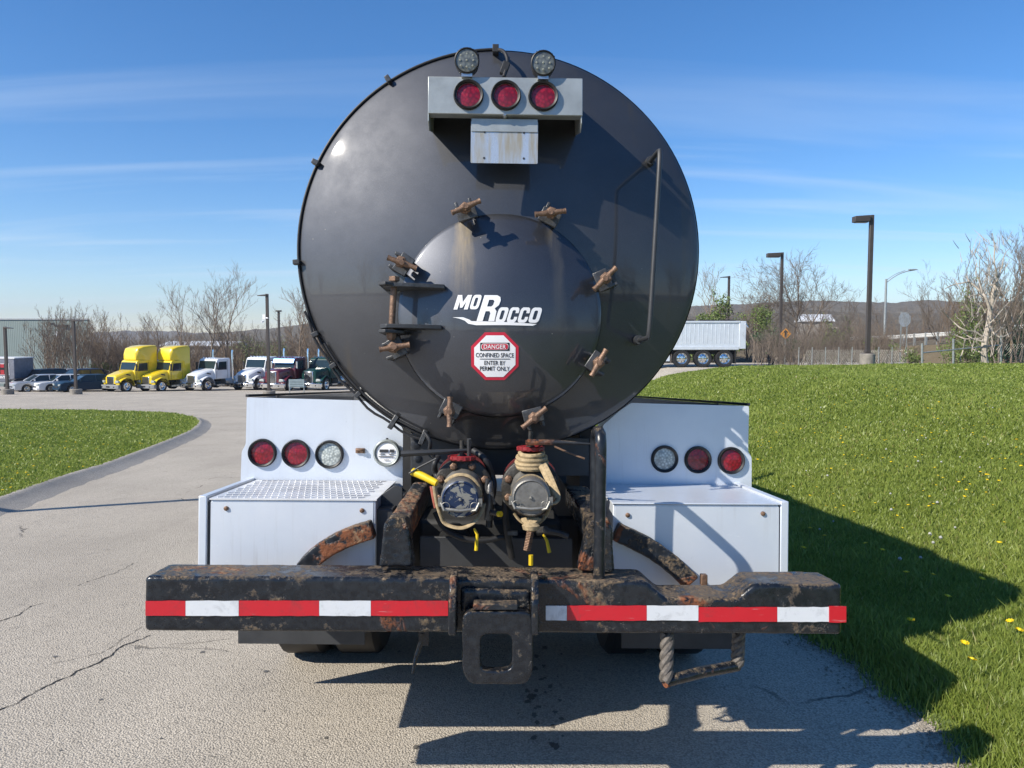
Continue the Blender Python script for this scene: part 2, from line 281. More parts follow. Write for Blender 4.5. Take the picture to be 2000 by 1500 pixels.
# ------------------------------------------------------------------ mesh helpers
def tag(o, label=None, cat=None, group=None, kind=None):
    for k, v in (('label', label), ('category', cat), ('group', group), ('kind', kind)):
        if v: o[k] = v
    return o
def empty(name, loc=(0, 0, 0), rz=0):
    o = bpy.data.objects.new(name, None); o.empty_display_size = .2; col.objects.link(o); o.location = loc; o.rotation_euler = (0, 0, rz); return o
def link_mesh(name, me, mats, parent=None):
    o = bpy.data.objects.new(name, me); col.objects.link(o)
    for m in (mats if isinstance(mats, (list, tuple)) else [mats]): me.materials.append(m)
    if parent: o.parent = parent
    return o
class MB:
    def __init__(s): s.v = []; s.f = []; s.mi = []; s.m = 0
    def add(s, vs, fs):
        k = len(s.v); s.v += [tuple(v) for v in vs]; s.f += [tuple(i + k for i in f) for f in fs]; s.mi += [s.m] * len(fs); return s
    def box(s, x0, x1, y0, y1, z0, z1):
        v = [(x, y, z) for x in (x0, x1) for y in (y0, y1) for z in (z0, z1)]
        return s.add(v, [(0, 1, 3, 2), (4, 6, 7, 5), (0, 4, 5, 1), (2, 3, 7, 6), (0, 2, 6, 4), (1, 5, 7, 3)])
    def obox(s, c, size, mat3):
        h = [a / 2 for a in size]; c = Vector(c)
        v = [c + mat3 @ Vector((x * h[0], y * h[1], z * h[2])) for x in (-1, 1) for y in (-1, 1) for z in (-1, 1)]
        return s.add(v, [(0, 1, 3, 2), (4, 6, 7, 5), (0, 4, 5, 1), (2, 3, 7, 6), (0, 2, 6, 4), (1, 5, 7, 3)])
    def prism(s, poly, a, b, axis='y'):
        """poly in the two other axes; extruded from a to b along axis"""
        n = len(poly)
        def mk(p, t): return {'y': (p[0], t, p[1]), 'x': (t, p[0], p[1]), 'z': (p[0], p[1], t)}[axis]
        v = [mk(p, a) for p in poly] + [mk(p, b) for p in poly]
        area = sum(poly[i][0] * poly[(i + 1) % n][1] - poly[(i + 1) % n][0] * poly[i][1] for i in range(n))
        fs = [tuple(range(n)), tuple(range(2 * n - 1, n - 1, -1))] + [(i, i + n, (i + 1) % n + n, (i + 1) % n) for i in range(n)]
        flip = (area < 0) != (axis == 'y') != (a > b)
        if flip if axis != 'y' else flip: fs = [tuple(reversed(f)) for f in fs]
        return s.add(v, fs)
    def cyl(s, p0, p1, r, n=16, r2=None, cap=True):
        p0 = Vector(p0); p1 = Vector(p1); d = (p1 - p0).normalized(); a = d.orthogonal().normalized(); b = d.cross(a); r2 = r if r2 is None else r2
        v = [p0 + (a * math.cos(2 * math.pi * i / n) + b * math.sin(2 * math.pi * i / n)) * r for i in range(n)]
        v += [p1 + (a * math.cos(2 * math.pi * i / n) + b * math.sin(2 * math.pi * i / n)) * r2 for i in range(n)]
        fs = [(i, (i + 1) % n, (i + 1) % n + n, i + n) for i in range(n)]
        if cap: fs += [tuple(range(n - 1, -1, -1)), tuple(range(n, 2 * n))]
        return s.add(v, fs)
    def lathe(s, c, axis, prof, n=40, caps=True):
        """prof: list of (r, t along axis)"""
        c = Vector(c); d = Vector(axis).normalized(); a = d.orthogonal().normalized(); b = d.cross(a); v = []; fs = []
        for (r, t_) in prof:
            for i in range(n):
                q = 2 * math.pi * i / n; v.append(c + d * t_ + (a * math.cos(q) + b * math.sin(q)) * max(r, 1e-4))
        for j in range(len(prof) - 1):
            for i in range(n): fs.append((j * n + i, j * n + (i + 1) % n, (j + 1) * n + (i + 1) % n, (j + 1) * n + i))
        if caps: fs += [tuple(range(n - 1, -1, -1)), tuple((len(prof) - 1) * n + i for i in range(n))]
        return s.add(v, fs)
    def tube(s, pts, r, n=8, flat=1, smooth=0, cap=True):
        pts = [Vector(p) for p in pts]
        for _ in range(smooth):
            q = [pts[0]]
            for a, b in zip(pts[:-1], pts[1:]): q += [a * .75 + b * .25, a * .25 + b * .75]
            pts = q + [pts[-1]]
        rr = r if isinstance(r, (list, tuple)) else [r] * len(pts)
        if len(rr) != len(pts): rr = [rr[min(len(rr) - 1, int(i * len(rr) / len(pts)))] for i in range(len(pts))]
        d = (pts[1] - pts[0]).normalized(); a = d.orthogonal().normalized(); v = []; fs = []
        for i, p in enumerate(pts):
            if i == 0: dd = pts[1] - p
            elif i == len(pts) - 1: dd = p - pts[i - 1]
            else: dd = (pts[i + 1] - p).normalized() + (p - pts[i - 1]).normalized()
            dd = dd.normalized(); a = (a - dd * a.dot(dd)); a = a.normalized() if a.length > 1e-6 else dd.orthogonal().normalized(); b = dd.cross(a)
            for k in range(n):
                q = 2 * math.pi * k / n; v.append(p + (a * math.cos(q) + b * math.sin(q) * flat) * rr[i])
        for j in range(len(pts) - 1):
            for i in range(n): fs.append((j * n + i, j * n + (i + 1) % n, (j + 1) * n + (i + 1) % n, (j + 1) * n + i))
        if cap: fs += [tuple(range(n - 1, -1, -1)), tuple((len(pts) - 1) * n + i for i in range(n))]
        return s.add(v, fs)
    def build(s, name, mat, parent=None, bev=0, smooth=True, seg=2, ang=40):
        me = bpy.data.meshes.new(name); me.from_pydata(s.v, [], s.f)
        bm = bmesh.new(); bm.from_mesh(me); bmesh.ops.recalc_face_normals(bm, faces=bm.faces)
        for f in bm.faces: f.smooth = smooth
        for e in bm.edges:
            if len(e.link_faces) == 2 and e.calc_face_angle(0) > R(ang): e.smooth = False
        bm.to_mesh(me); bm.free()
        if len(set(s.mi)) > 1 or (s.mi and s.mi[0]): me.polygons.foreach_set('material_index', s.mi)
        o = link_mesh(name, me, mat, parent)
        if bev:
            b = o.modifiers.new('bevel', 'BEVEL'); b.width = bev; b.segments = seg; b.limit_method = 'ANGLE'; b.angle_limit = R(35); b.harden_normals = False
        return o
def copy_tree(o, parent=None):
    c = o.copy(); col.objects.link(c)
    if parent: c.parent = parent
    for ch in list(o.children): copy_tree(ch, c)
    return c
def text_geo(body, size, bold=.0, shear=0, font_align='CENTER'):
    cu = bpy.data.curves.new('lettering', 'FONT'); cu.body = body; cu.size = size; cu.offset = bold; cu.shear = shear; cu.align_x = font_align; cu.align_y = 'CENTER'; cu.resolution_u = 3
    ob = bpy.data.objects.new('lettering', cu); me = bpy.data.meshes.new_from_object(ob)
    vs = [tuple(v.co) for v in me.vertices]; fs = [tuple(p.vertices) for p in me.polygons]
    bpy.data.objects.remove(ob); bpy.data.meshes.remove(me); bpy.data.curves.remove(cu); return vs, fs
# ------------------------------------------------------------------ the ground
def sheet(name, X, Y, mat, off=0., kind='structure', hf=None):
    """lofted sheet: X, Y 2-D arrays"""
    nr, nc = X.shape; Z = (hf or H)(X, Y) + off
    v = np.stack([X, Y, Z], -1).reshape(-1, 3)
    i = np.arange(nr - 1)[:, None] * nc + np.arange(nc - 1)[None, :]
    f = np.stack([i, i + 1, i + nc + 1, i + nc], -1).reshape(-1, 4)
    me = bpy.data.meshes.new(name); me.from_pydata(v.tolist(), [], f.tolist())
    me.polygons.foreach_set('use_smooth', [True] * len(f)); me.update()
    if me.polygons and sum(p.normal.z for p in me.polygons[:50]) < 0: me.flip_normals()
    o = link_mesh(name, me, mat); o['kind'] = kind; return o
g = np.concatenate([-np.geomspace(1500, 60, 24), np.linspace(-56, 60, 60), np.geomspace(64, 1500, 24)])
gy = np.concatenate([-np.geomspace(1500, 60, 24), np.linspace(-56, 150, 104), np.geomspace(156, 2500, 24)])
X, Y = np.meshgrid(g, gy); sheet('ground', X, Y, M['litter'], -.12)
# the paved lot: a long drive and the wide car park, ending at the woods
ys = np.concatenate([np.linspace(-30, 20, 101), np.linspace(21, 82, 40)])
rows = []
for y in ys:
    xl = -75; xr = 2.3 if y < 30 else 2.3 + 4 * sstep(30, 36, y)
    xr = float(xr) if y < 34 else float(6.3 + 1.5 * sstep(36, 40, y))
    rows.append(np.concatenate([np.linspace(xl, -10, 24), np.linspace(-9.5, xr, 30)]))
X = np.array(rows); Y = np.repeat(ys[:, None], X.shape[1], 1)
sheet('asphalt_drive', X, Y, M['asphalt'])
# upper drive where the dump trailer stands
ys = np.linspace(38.2, 50, 14); xs = np.linspace(2.6, 26, 30); X, Y = np.meshgrid(xs, ys); Y = Y - .10 * (X - 8) * (Y < 39)
sheet('upper_drive', X, Y, M['asphalt'], .004)
# right verge
def edge_x(y): return 1.93 + .05 * np.sin(y * 2.1) + .03 * np.sin(y * 7.3 + 1) - .05 * sstep(3.2, 2, y)
ts = np.concatenate([np.linspace(-30, 1, 32), np.linspace(1.2, 12, 73), np.linspace(12.5, 38.3, 53)]); ss = np.concatenate([np.linspace(0, 2, 16), np.linspace(2.3, 40, 60)])
S, T = np.meshgrid(ss, ts); X = edge_x(T) + S
def Hv(x, y): 
    s = np.asarray(x) - edge_x(np.asarray(y)); return H(x, y) + .002 + .075 * sstep(0, .35, s) + .02 * np.sin(x * 3.1) * np.sin(y * 2.3) * sstep(.3, 1, s)
sheet('grass_verge', X, T, M['soil'], 0, hf=Hv)
# left island with its rolled asphalt kerb
edge_px = [(-420, 1105), (-250, 1060), (-120, 1027), (0, 990), (90, 955), (180, 925), (260, 897), (330, 868), (375, 848), (392, 832), (385, 821), (350, 812), (290, 809), (220, 806), (140, 805), (60, 804), (-40, 804), (-200, 805), (-400, 808)]
EP = [hit(*p) for p in edge_px]
def smooth_poly(P, k=3):
    P = [Vector((p.x, p.y)) for p in P]
    for _ in range(k):
        q = [P[0]]
        for a, b in zip(P[:-1], P[1:]): q += [a * .75 + b * .25, a * .25 + b * .75]
        P = q + [P[-1]]
    return P
E = smooth_poly(EP, 3)
cen = Vector((-16, 22))
for _p in E: pass
cen = (hit(-200, 870).xy)
rows = []
for k in np.concatenate([np.linspace(0, .3, 8), np.linspace(.36, 1, 14)]):
    rows.append([(p.x + (cen.x - p.x) * k, p.y + (cen.y - p.y) * k) for p in E])
A = np.array(rows)
def Hi(x, y): return H(x, y) + .09
def in_poly(x, y, P):
    c = np.zeros(len(x), bool); n = len(P)
    for i in range(n):
        x0, y0 = P[i]; x1, y1 = P[(i + 1) % n]
        c ^= ((y0 > y) != (y1 > y)) & (x < (x1 - x0) * (y - y0) / (y1 - y0 + 1e-12) + x0)
    return c
sheet('grass_island', A[:, :, 0], A[:, :, 1], M['soil'], 0, hf=Hi)
# kerb loft
nrm = []
for i in range(len(E)):
    d = (E[min(i + 1, len(E) - 1)] - E[max(i - 1, 0)]).normalized(); nn_ = Vector((d.y, -d.x)); 
    if (E[i] - cen).dot(nn_) < 0: nn_ = -nn_
    nrm.append(nn_)
prof = [(-.12, .06), (-.04, .115), (.05, .12), (.10, .095), (.18, .055), (.32, .014), (.42, -.015)]
kb = MB(); n = len(prof)
for p, q in zip(E, nrm):
    jit = 1 + .1 * math.sin(p.x * 5) * math.sin(p.y * 7)
    for (o_, h_) in prof:
        x = p.x + q.x * o_ * jit; y = p.y + q.y * o_ * jit; kb.v.append((x, y, Hf(x, y) + h_))
for i in range(len(E) - 1):
    for j in range(n - 1): kb.f.append((i * n + j, i * n + j + 1, (i + 1) * n + j + 1, (i + 1) * n + j)); kb.mi.append(0)
o = kb.build('island_kerb', M['curb']); o['kind'] = 'structure'
# long crack across the near asphalt and two hairline ones
def crack(pts, wd, name='pavement_crack'):
    P = [hit(*p) for p in pts]; Q = []
    for a, b in zip(P[:-1], P[1:]):
        L = (b - a).length; k = max(2, int(L / .025))
        for i in range(k): Q.append(a.lerp(b, i / k))
    b = MB(); vs = []; off = 0; d0 = (P[-1] - P[0]).normalized(); nn = Vector((d0.y, -d0.x, 0))
    for i, q in enumerate(Q):
        off = off * .85 + random.uniform(-.012, .012); ww = wd * random.uniform(.25, 1.3)
        for sgn in (-1, 1):
            p = q + nn * (off + sgn * ww); vs.append((p.x, p.y, Hf(p.x, p.y) + .003))
    b.add(vs, [(2 * i, 2 * i + 1, 2 * i + 3, 2 * i + 2) for i in range(len(Q) - 1)])
    o = b.build(name, simple('crack_dark', (.03, .027, .025), 1)); o['kind'] = 'structure'  # crack drawn as a thin dark strip just above the asphalt
crack([(-60, 1425), (0, 1392), (110, 1335), (200, 1290), (250, 1262), (303, 1240)], .006)
crack([(0, 1215), (70, 1185), (100, 1178)], .005); crack([(150, 1145), (230, 1118), (262, 1100)], .003)
crack([(100, 1300), (200, 1275), (285, 1225)], .002); crack([(330, 1262), (400, 1255), (460, 1245)], .002)

rs_ = random.Random(11); om = simple('oily_stain', (.14, .128, .11), .6)
def stain(px, py, r, k):
    c = hit(px, py); b = MB(); n = 18; vs = [(c.x, c.y, Hf(c.x, c.y) + .0025)]
    for i in range(n):
        q = 2 * math.pi * i / n; rr = r * rs_.uniform(.55, 1.2); x = c.x + math.cos(q) * rr; y = c.y + math.sin(q) * rr * k; vs.append((x, y, Hf(x, y) + .0025))
    b.add(vs, [(0, i + 1, (i + 1) % n + 1) for i in range(n)]); b.build('oil_stain', om)['kind'] = 'structure'
for _ in range(40): stain(rs_.gauss(1075, 26) + rs_.choice((0, 0, -22)), rs_.uniform(1262, 1480), rs_.uniform(.005, .020), rs_.uniform(1, 2.2))
for _ in range(12): stain(rs_.uniform(60, 860), rs_.uniform(1270, 1490), rs_.uniform(.006, .016), 1.3)
def np_mesh_early(name, V, F):
    me = bpy.data.meshes.new(name); F = np.asarray(F, np.int32); k = F.shape[1]; me.vertices.add(len(V)); me.vertices.foreach_set('co', np.asarray(V, np.float32).reshape(-1))
    me.loops.add(F.size); me.loops.foreach_set('vertex_index', F.reshape(-1)); me.polygons.add(len(F)); me.polygons.foreach_set('loop_start', np.arange(len(F), dtype=np.int32) * k); me.polygons.foreach_set('loop_total', np.full(len(F), k, np.int32)); me.update(); me.validate(); return me
# blades of grass
def blades(name, n, samp, hf, base_h, mat, wk=.0011, wmin=.0035):
    x, y = samp(n); D = np.hypot(x, y); z = hf(x, y) - .01; n = len(x)
    clump = .5 + .5 * np.sin(x * 1.7 + 1.3 * np.sin(y * 1.1)) * np.sin(y * 1.3 + np.sin(x * .9)); cl2 = np.sin(x * 6.3 + 2 * np.sin(y * 4)) * np.sin(y * 5.1)
    h = base_h * rng.uniform(.45, 1.25, n) * (.75 + .4 * clump + .15 * cl2); tall = rng.random(n) < .02; h = np.where(tall, h * 1.6, h)
    wd = np.maximum(wmin, wk * D) * rng.uniform(.7, 1.3, n); a = rng.uniform(0, 2 * np.pi, n); lean = rng.uniform(.1, .75, n) * h; la = rng.uniform(0, 2 * np.pi, n)
    cxx, cyy = np.cos(a) * wd, np.sin(a) * wd; lx, ly = np.cos(la) * lean, np.sin(la) * lean
    V = np.empty((n, 5, 3), np.float32)
    V[:, 0] = np.stack([x - cxx, y - cyy, z], -1); V[:, 1] = np.stack([x + cxx, y + cyy, z], -1)
    V[:, 2] = np.stack([x - cxx * .75 + lx * .35, y - cyy * .75 + ly * .35, z + h * .6], -1); V[:, 3] = np.stack([x + cxx * .75 + lx * .35, y + cyy * .75 + ly * .35, z + h * .6], -1)
    V[:, 4] = np.stack([x + lx, y + ly, z + h], -1)
    b = (np.arange(n) * 5)[:, None]
    loops = np.concatenate([b + np.array([[0, 1, 3, 2]]), b + np.array([[2, 3, 4]])], 1).reshape(-1).astype(np.int32)
    tot = np.tile([4, 3], n).astype(np.int32); st = np.concatenate([[0], np.cumsum(tot)[:-1]]).astype(np.int32)
    me = bpy.data.meshes.new(name); me.vertices.add(n * 5); me.vertices.foreach_set('co', V.reshape(-1))
    me.loops.add(len(loops)); me.loops.foreach_set('vertex_index', loops); me.polygons.add(2 * n); me.polygons.foreach_set('loop_start', st); me.polygons.foreach_set('loop_total', tot); me.update()
    tint = np.clip(.42 + .22 * (clump - .5) + rng.normal(0, .12, n), 0, .85); tint = np.where(rng.random(n) < .02, 1.0, tint)
    at_ = me.attributes.new('tint', 'FLOAT', 'POINT'); at_.data.foreach_set('value', np.repeat(tint, 5).astype(np.float32))
    me.validate(); o = link_mesh(name, me, mat); o['kind'] = 'stuff'; return o
def samp_verge(n):
    D = np.exp(rng.uniform(math.log(2.3), math.log(40), n)); th = rng.uniform(math.atan(.10), math.atan(.80), n)
    y = D * np.cos(th); x = D * np.sin(th); k = (x > edge_x(y) + rng.uniform(-.05, .1, n)) & (y < 38)
    k &= rng.random(n) < sstep(0, .3, x - edge_x(y)) * .75 + .25
    return x[k], y[k]
o = blades('grass', 720000, samp_verge, Hv, .074, M['blade'], .0009, .0030); tag(o, 'long green grass covering the bank right of the tanker truck', 'grass')
EPoly = [(p.x, p.y) for p in E]
def samp_isl(n):
    D = np.exp(rng.uniform(math.log(6), math.log(48), n)); th = rng.uniform(math.atan(-1.25), math.atan(-.30), n)
    y = D * np.cos(th); x = D * np.sin(th); k = in_poly(x, y, EPoly); return x[k], y[k]
o = blades('grass', 520000, samp_isl, Hi, .055, M['blade'], .0009); tag(o, 'short green grass covering the rounded island at the left', 'grass')
# loose grit and thatch along the ragged edge of the asphalt
n = 5200; yy = np.exp(rng.uniform(math.log(2.2), math.log(14), n)); xx = edge_x(yy) + np.abs(rng.normal(0, .10, n)) * np.where(rng.random(n) < .7, -1, 1.2) + .04; zz = H(xx, yy) + .006 + .05 * sstep(.05, .35, xx - edge_x(yy)); s_ = rng.uniform(.003, .011, n)
base = np.array([[1, 0, 0], [-.6, .8, 0], [-.5, -.9, 0], [0, 0, .9]]); a = rng.uniform(0, 6.28, n); Rm = np.stack([np.stack([np.cos(a), -np.sin(a), 0 * a], -1), np.stack([np.sin(a), np.cos(a), 0 * a], -1), np.stack([0 * a, 0 * a, 0 * a + 1], -1)], 1)
V = np.einsum('nij,kj->nki', Rm, base) * s_[:, None, None] + np.stack([xx, yy, zz], -1)[:, None]; F = ((np.arange(n) * 4)[:, None, None] + np.array([[0, 1, 3], [1, 2, 3], [2, 0, 3]])[None]).reshape(-1, 3)
o = link_mesh('gravel', np_mesh_early('gravel', V.reshape(-1, 3), F), simple('loose_grit', (.33, .29, .23), .9, var=.6, scale=40)); tag(o, 'loose grit strewn along the asphalt edge beside the grass', 'gravel', None, 'stuff')
# dandelions
def flower(puff=False):
    st = MB(); st.tube([(0, 0, 0), (.004, .002, .07), (.01, .0, .14)], .0022, 5); hd = MB()
    if puff: hd.lathe((.01, 0, .14), (0, 0, 1), [(.002, -.02), (.014, -.012), (.02, 0), (.014, .012), (.002, .02)], 10)
    else:
        for k in range(16):
            q = k * 2 * math.pi / 16; c, s_ = math.cos(q), math.sin(q); r = .021 if k % 2 else .017
            hd.add([(.01, 0, .138), (.01 + c * r - s_ * .004, s_ * r + c * .004, .146), (.01 + c * (r + .003), s_ * (r + .003), .143), (.01 + c * r + s_ * .004, s_ * r - c * .004, .146)], [(0, 1, 2, 3)])
        hd.lathe((.01, 0, .14), (0, 0, 1), [(.012, 0), (.010, .008), (.002, .011)], 10)
    e = empty('dandelion_seedhead' if puff else 'dandelion'); st.build('stem', M['leaf_spring'], e)
    hd.build('seed_ball' if puff else 'flower_head', simple('white_seed_fluff', (.42, .42, .38), .95) if puff else simple('dandelion_yellow', (.85, .62, .01), .6, var=.15), e); return e
fl_y, fl_p = flower(), flower(True); first = {id(fl_y): True, id(fl_p): True}
def plant(src, x, y, z, s, label, group, cat):
    o = src if first[id(src)] else copy_tree(src); first[id(src)] = False
    o.location = (x, y, z); o.scale = (s, s, s); o.rotation_euler = (random.uniform(-.3, .1), random.uniform(-.25, .25), random.uniform(0, 6)); tag(o, label, cat, group)
near = [(1640 + 0, 1185), (1840, 1192), (1908, 1155), (1810, 1150), (1988, 1250), (1972, 1262), (1878, 1293), (1780, 1245), (1888, 1335), (1915, 1140), (1768, 1148), (1715, 1095), (1695, 1085), (1950, 1085), (1560, 1090), (1610, 1068), (1580, 1050)]
for (px, py) in near:
    p = hit(px, py + 12, .07); plant(fl_y, p.x, p.y, float(Hv(p.x, p.y)) + .01, 1.0, 'yellow dandelion open in the shaded grass close to the camera', 'dandelions in the near shaded grass', 'dandelion')
cnt = 0
while cnt < 175:
    px = random.uniform(1300, 2000); py = random.triangular(735, 1080, 830)
    if px < 1480 and py > 790: continue
    if math.sin(px * .021) * math.sin(py * .047) < -.15: continue
    p = hit(px, py, .07)
    if p.y > 34: continue
    plant(fl_y, p.x, p.y, float(Hv(p.x, p.y)) + .0, random.uniform(.6, .9), 'small yellow dandelion dotting the grass bank right of the truck', 'dandelions on the right bank', 'dandelion'); cnt += 1
cnt = 0
while cnt < 105:
    px = random.uniform(0, 385); py = random.uniform(806, 985)
    p = hit(px, py, .09)
    if not in_poly(np.array([p.x]), np.array([p.y]), EPoly)[0]: continue
    plant(fl_y, p.x, p.y, float(Hi(p.x, p.y)) - .03, random.uniform(.65, .95), 'yellow dandelion dotting the grass island at the left', 'dandelions on the left island', 'dandelion'); cnt += 1
for i in range(26):
    px = random.uniform(1540, 1990); py = random.uniform(800, 1130)
    p = hit(px, py, .07); plant(fl_p, p.x, p.y, float(Hv(p.x, p.y)) + .02, random.uniform(.55, .85), 'white dandelion seed head standing in the right grass bank', 'dandelion seed heads on the right bank', 'dandelion')

# ------------------------------------------------------------------ far hills
def ridge(name, Rr, prof, seed, mat, depth=.3, nh=.3, zb=-12):
    rr = np.random.default_rng(seed); ang = np.linspace(-50, 50, 900); px = 1000 + 1500 * np.tan(np.radians(ang))
    top = np.interp(px, [p[0] for p in prof], [p[1] for p in prof]); hz = 1.6 + (650 - top) / 1500 * Rr
    nz = np.zeros_like(ang)
    for k, a in ((3, 1), (9, .5), (27, .35), (70, .25), (220, .22)): nz += a * np.interp(np.arange(len(ang)), np.linspace(0, len(ang), k * 4), rr.normal(0, 1, k * 4))
    hz = hz + nz * nh * Rr / 300
    layers = [(1 - depth, zb, 0), (1 - depth * .55, 0, .45), (1 - depth * .2, 0, .85), (1, 0, 1), (1 + depth * .5, 0, .3)]
    vs = []
    for (f, _, k) in layers:
        for a, h in zip(np.radians(ang), hz): vs.append((math.tan(a) * Rr * f, Rr * f, zb + (h - zb) * k))
    n = len(ang); fs = [(j * n + i, j * n + i + 1, (j + 1) * n + i + 1, (j + 1) * n + i) for j in range(len(layers) - 1) for i in range(n - 1)]
    b = MB(); b.add(vs, fs); o = b.build(name, mat); o['kind'] = 'structure'; return o
ridge('hills', 1400, [(-900, 655), (100, 652), (240, 645), (340, 643), (480, 655), (700, 650), (1300, 620), (1700, 600), (2000, 610), (2900, 620)], 1, M['hill'], nh=.5)
ridge('hills', 620, [(-900, 680), (180, 668), (300, 658), (400, 648), (520, 642), (600, 633), (680, 636), (1300, 600), (1400, 598), (1500, 592), (1620, 588), (1750, 590), (1800, 586), (1900, 590), (2900, 600)], 2, M['hill'], nh=.35)
ridge('hills', 300, [(-900, 690), (180, 682), (400, 668), (600, 664), (700, 655), (1300, 622), (1450, 610), (1600, 606), (1700, 612), (1900, 614), (2900, 620)], 3, M['hill'], nh=.3)

# ------------------------------------------------------------------ trees
def tubes_np(segs, sides):
    """segs: list of (p0,p1,r0,r1)"""
    A = np.array([s[0] for s in segs]); B = np.array([s[1] for s in segs]); r0 = np.array([s[2] for s in segs]); r1 = np.array([s[3] for s in segs]); d = B - A; d /= np.linalg.norm(d, axis=1, keepdims=True) + 1e-9
    ref = np.where(np.abs(d[:, 2:3]) > .9, np.array([[1., 0, 0]]), np.array([[0, 0, 1.]])); u = np.cross(d, ref); u /= np.linalg.norm(u, axis=1, keepdims=True) + 1e-9; v = np.cross(d, u)
    n = len(segs); V = np.empty((n, 2 * sides, 3))
    for k in range(sides):
        q = 2 * np.pi * k / sides; o = u * np.cos(q) + v * np.sin(q); V[:, k] = A + o * r0[:, None]; V[:, sides + k] = B + o * r1[:, None]
    base = (np.arange(n) * 2 * sides)[:, None]; F = np.concatenate([base + np.array([[k, (k + 1) % sides, sides + (k + 1) % sides, sides + k]]) for k in range(sides)], 0)
    return V.reshape(-1, 3), F
np_mesh = np_mesh_early
def grow(seed, h=8., stems=1, spread=.45, levels=4, kids=(5, 4, 4, 3), r=.12, up=.25, wob=.12, start=.25, lenk=.55):
    rr = random.Random(seed); trunk = []; crown = []
    def branch(p, d, L, r0, lv):
        n = 5 if lv < 2 else 3; pts = [p]; q = p.copy()
        for i in range(n):
            d = (d + Vector((rr.gauss(0, wob), rr.gauss(0, wob), rr.gauss(0, wob * .6) + up * .1))).normalized(); q = q + d * (L / n); pts.append(q.copy())
        rs = [r0 * (1 - .72 * i / n) for i in range(n + 1)]
        for i in range(n): (trunk if lv == 0 else crown).append((tuple(pts[i]), tuple(pts[i + 1]), rs[i], rs[i + 1]))
        if lv >= levels: return
        for k in range(kids[lv]):
            f = start + (1 - start) * (k + rr.random()) / kids[lv] if lv == 0 else .2 + .8 * (k + rr.random()) / kids[lv]
            i = min(n - 1, int(f * n)); bp = pts[i].lerp(pts[i + 1], f * n - i); dd = (pts[i + 1] - pts[i]).normalized()
            a = rr.uniform(0, 6.28); o = dd.orthogonal().normalized(); o = Matrix.Rotation(a, 3, dd) @ o
            nd = (dd * rr.uniform(.7, 1.1) + o * rr.uniform(.6, 1.3) * spread * 1.6 + Vector((0, 0, up))).normalized()
            branch(bp, nd, L * lenk * rr.uniform(.7, 1.15) * (1 - .35 * f if lv == 0 else 1), max(rs[i] * .6, .011), lv + 1)
    for s_ in range(stems):
        a = rr.uniform(0, 6.28); k = 0 if stems == 1 else rr.uniform(.1, .35)
        branch(Vector((0, 0, -.1)), Vector((math.cos(a) * k, math.sin(a) * k, 1)).normalized(), h * rr.uniform(.75, 1) if stems > 1 else h, r, 0)
    return trunk, crown
def tree_proto(seed, mat, **k):
    tr, cr = grow(seed, **k); V, F = tubes_np(tr, 6); a = np_mesh('trunk', V, F); a.polygons.foreach_set('use_smooth', [True] * len(a.polygons)); V, F = tubes_np(cr, 3); b = np_mesh('crown', V, F)
    a.materials.append(mat); b.materials.append(mat); return a, b
def leaf_cloud(pts_r, n, size, seed, flat=.5):
    """random small quads inside given blobs [(c, r3)]"""
    rr = np.random.default_rng(seed); ws = np.array([r[0] * r[1] * r[2] for _, r in pts_r]); ws = ws / ws.sum(); idx = rr.choice(len(pts_r), n, p=ws)
    C = np.array([c for c, _ in pts_r])[idx]; Rr = np.array([r for _, r in pts_r])[idx]; u = rr.normal(size=(n, 3)); u /= np.linalg.norm(u, axis=1, keepdims=True); P = C + u * Rr * (rr.random((n, 1)) ** .45)
    a = rr.normal(size=(n, 3)); a /= np.linalg.norm(a, axis=1, keepdims=True); b = np.cross(a, rr.normal(size=(n, 3))); b /= np.linalg.norm(b, axis=1, keepdims=True) + 1e-9; s = size * rr.uniform(.6, 1.4, (n, 1))
    V = np.stack([P - a * s, P + b * s * flat, P + a * s, P - b * s * flat], 1).reshape(-1, 3); F = (np.arange(n) * 4)[:, None] + np.arange(4)[None]
    return V, F
BARE = [tree_proto(i, M['bark'] if i % 2 else M['bark_warm'], h=8, kids=(9, 5, 4, 3), spread=.42, r=.10, up=.35, start=.22, lenk=.5) for i in range(5)]
MULTI = [tree_proto(20 + i, M['bark'] if i % 2 else M['bark_warm'], h=7, stems=5, kids=(6, 4, 4, 3), spread=.35, r=.06, up=.45, start=.2, lenk=.45) for i in range(4)]
BROAD = [tree_proto(40 + i, M['bark'], h=6.5, stems=2, kids=(7, 5, 4, 4), spread=.6, r=.10, up=.2, start=.3, lenk=.62) for i in range(2)]
def put_tree(proto, px, D, hgt, label, group=None, name='bare_tree', native=9., z=None):
    p = at(px, D); e = empty(name, (p.x, p.y, (p.z if z is None else z) - .05), random.uniform(0, 6.28)); s = hgt / native; e.scale = (s * random.uniform(.85, 1.15), s * random.uniform(.85, 1.15), s)
    for nme, me in zip(('trunk', 'crown'), proto):
        o = bpy.data.objects.new(nme, me); col.objects.link(o); o.parent = e
    tag(e, label, 'tree', group); return e
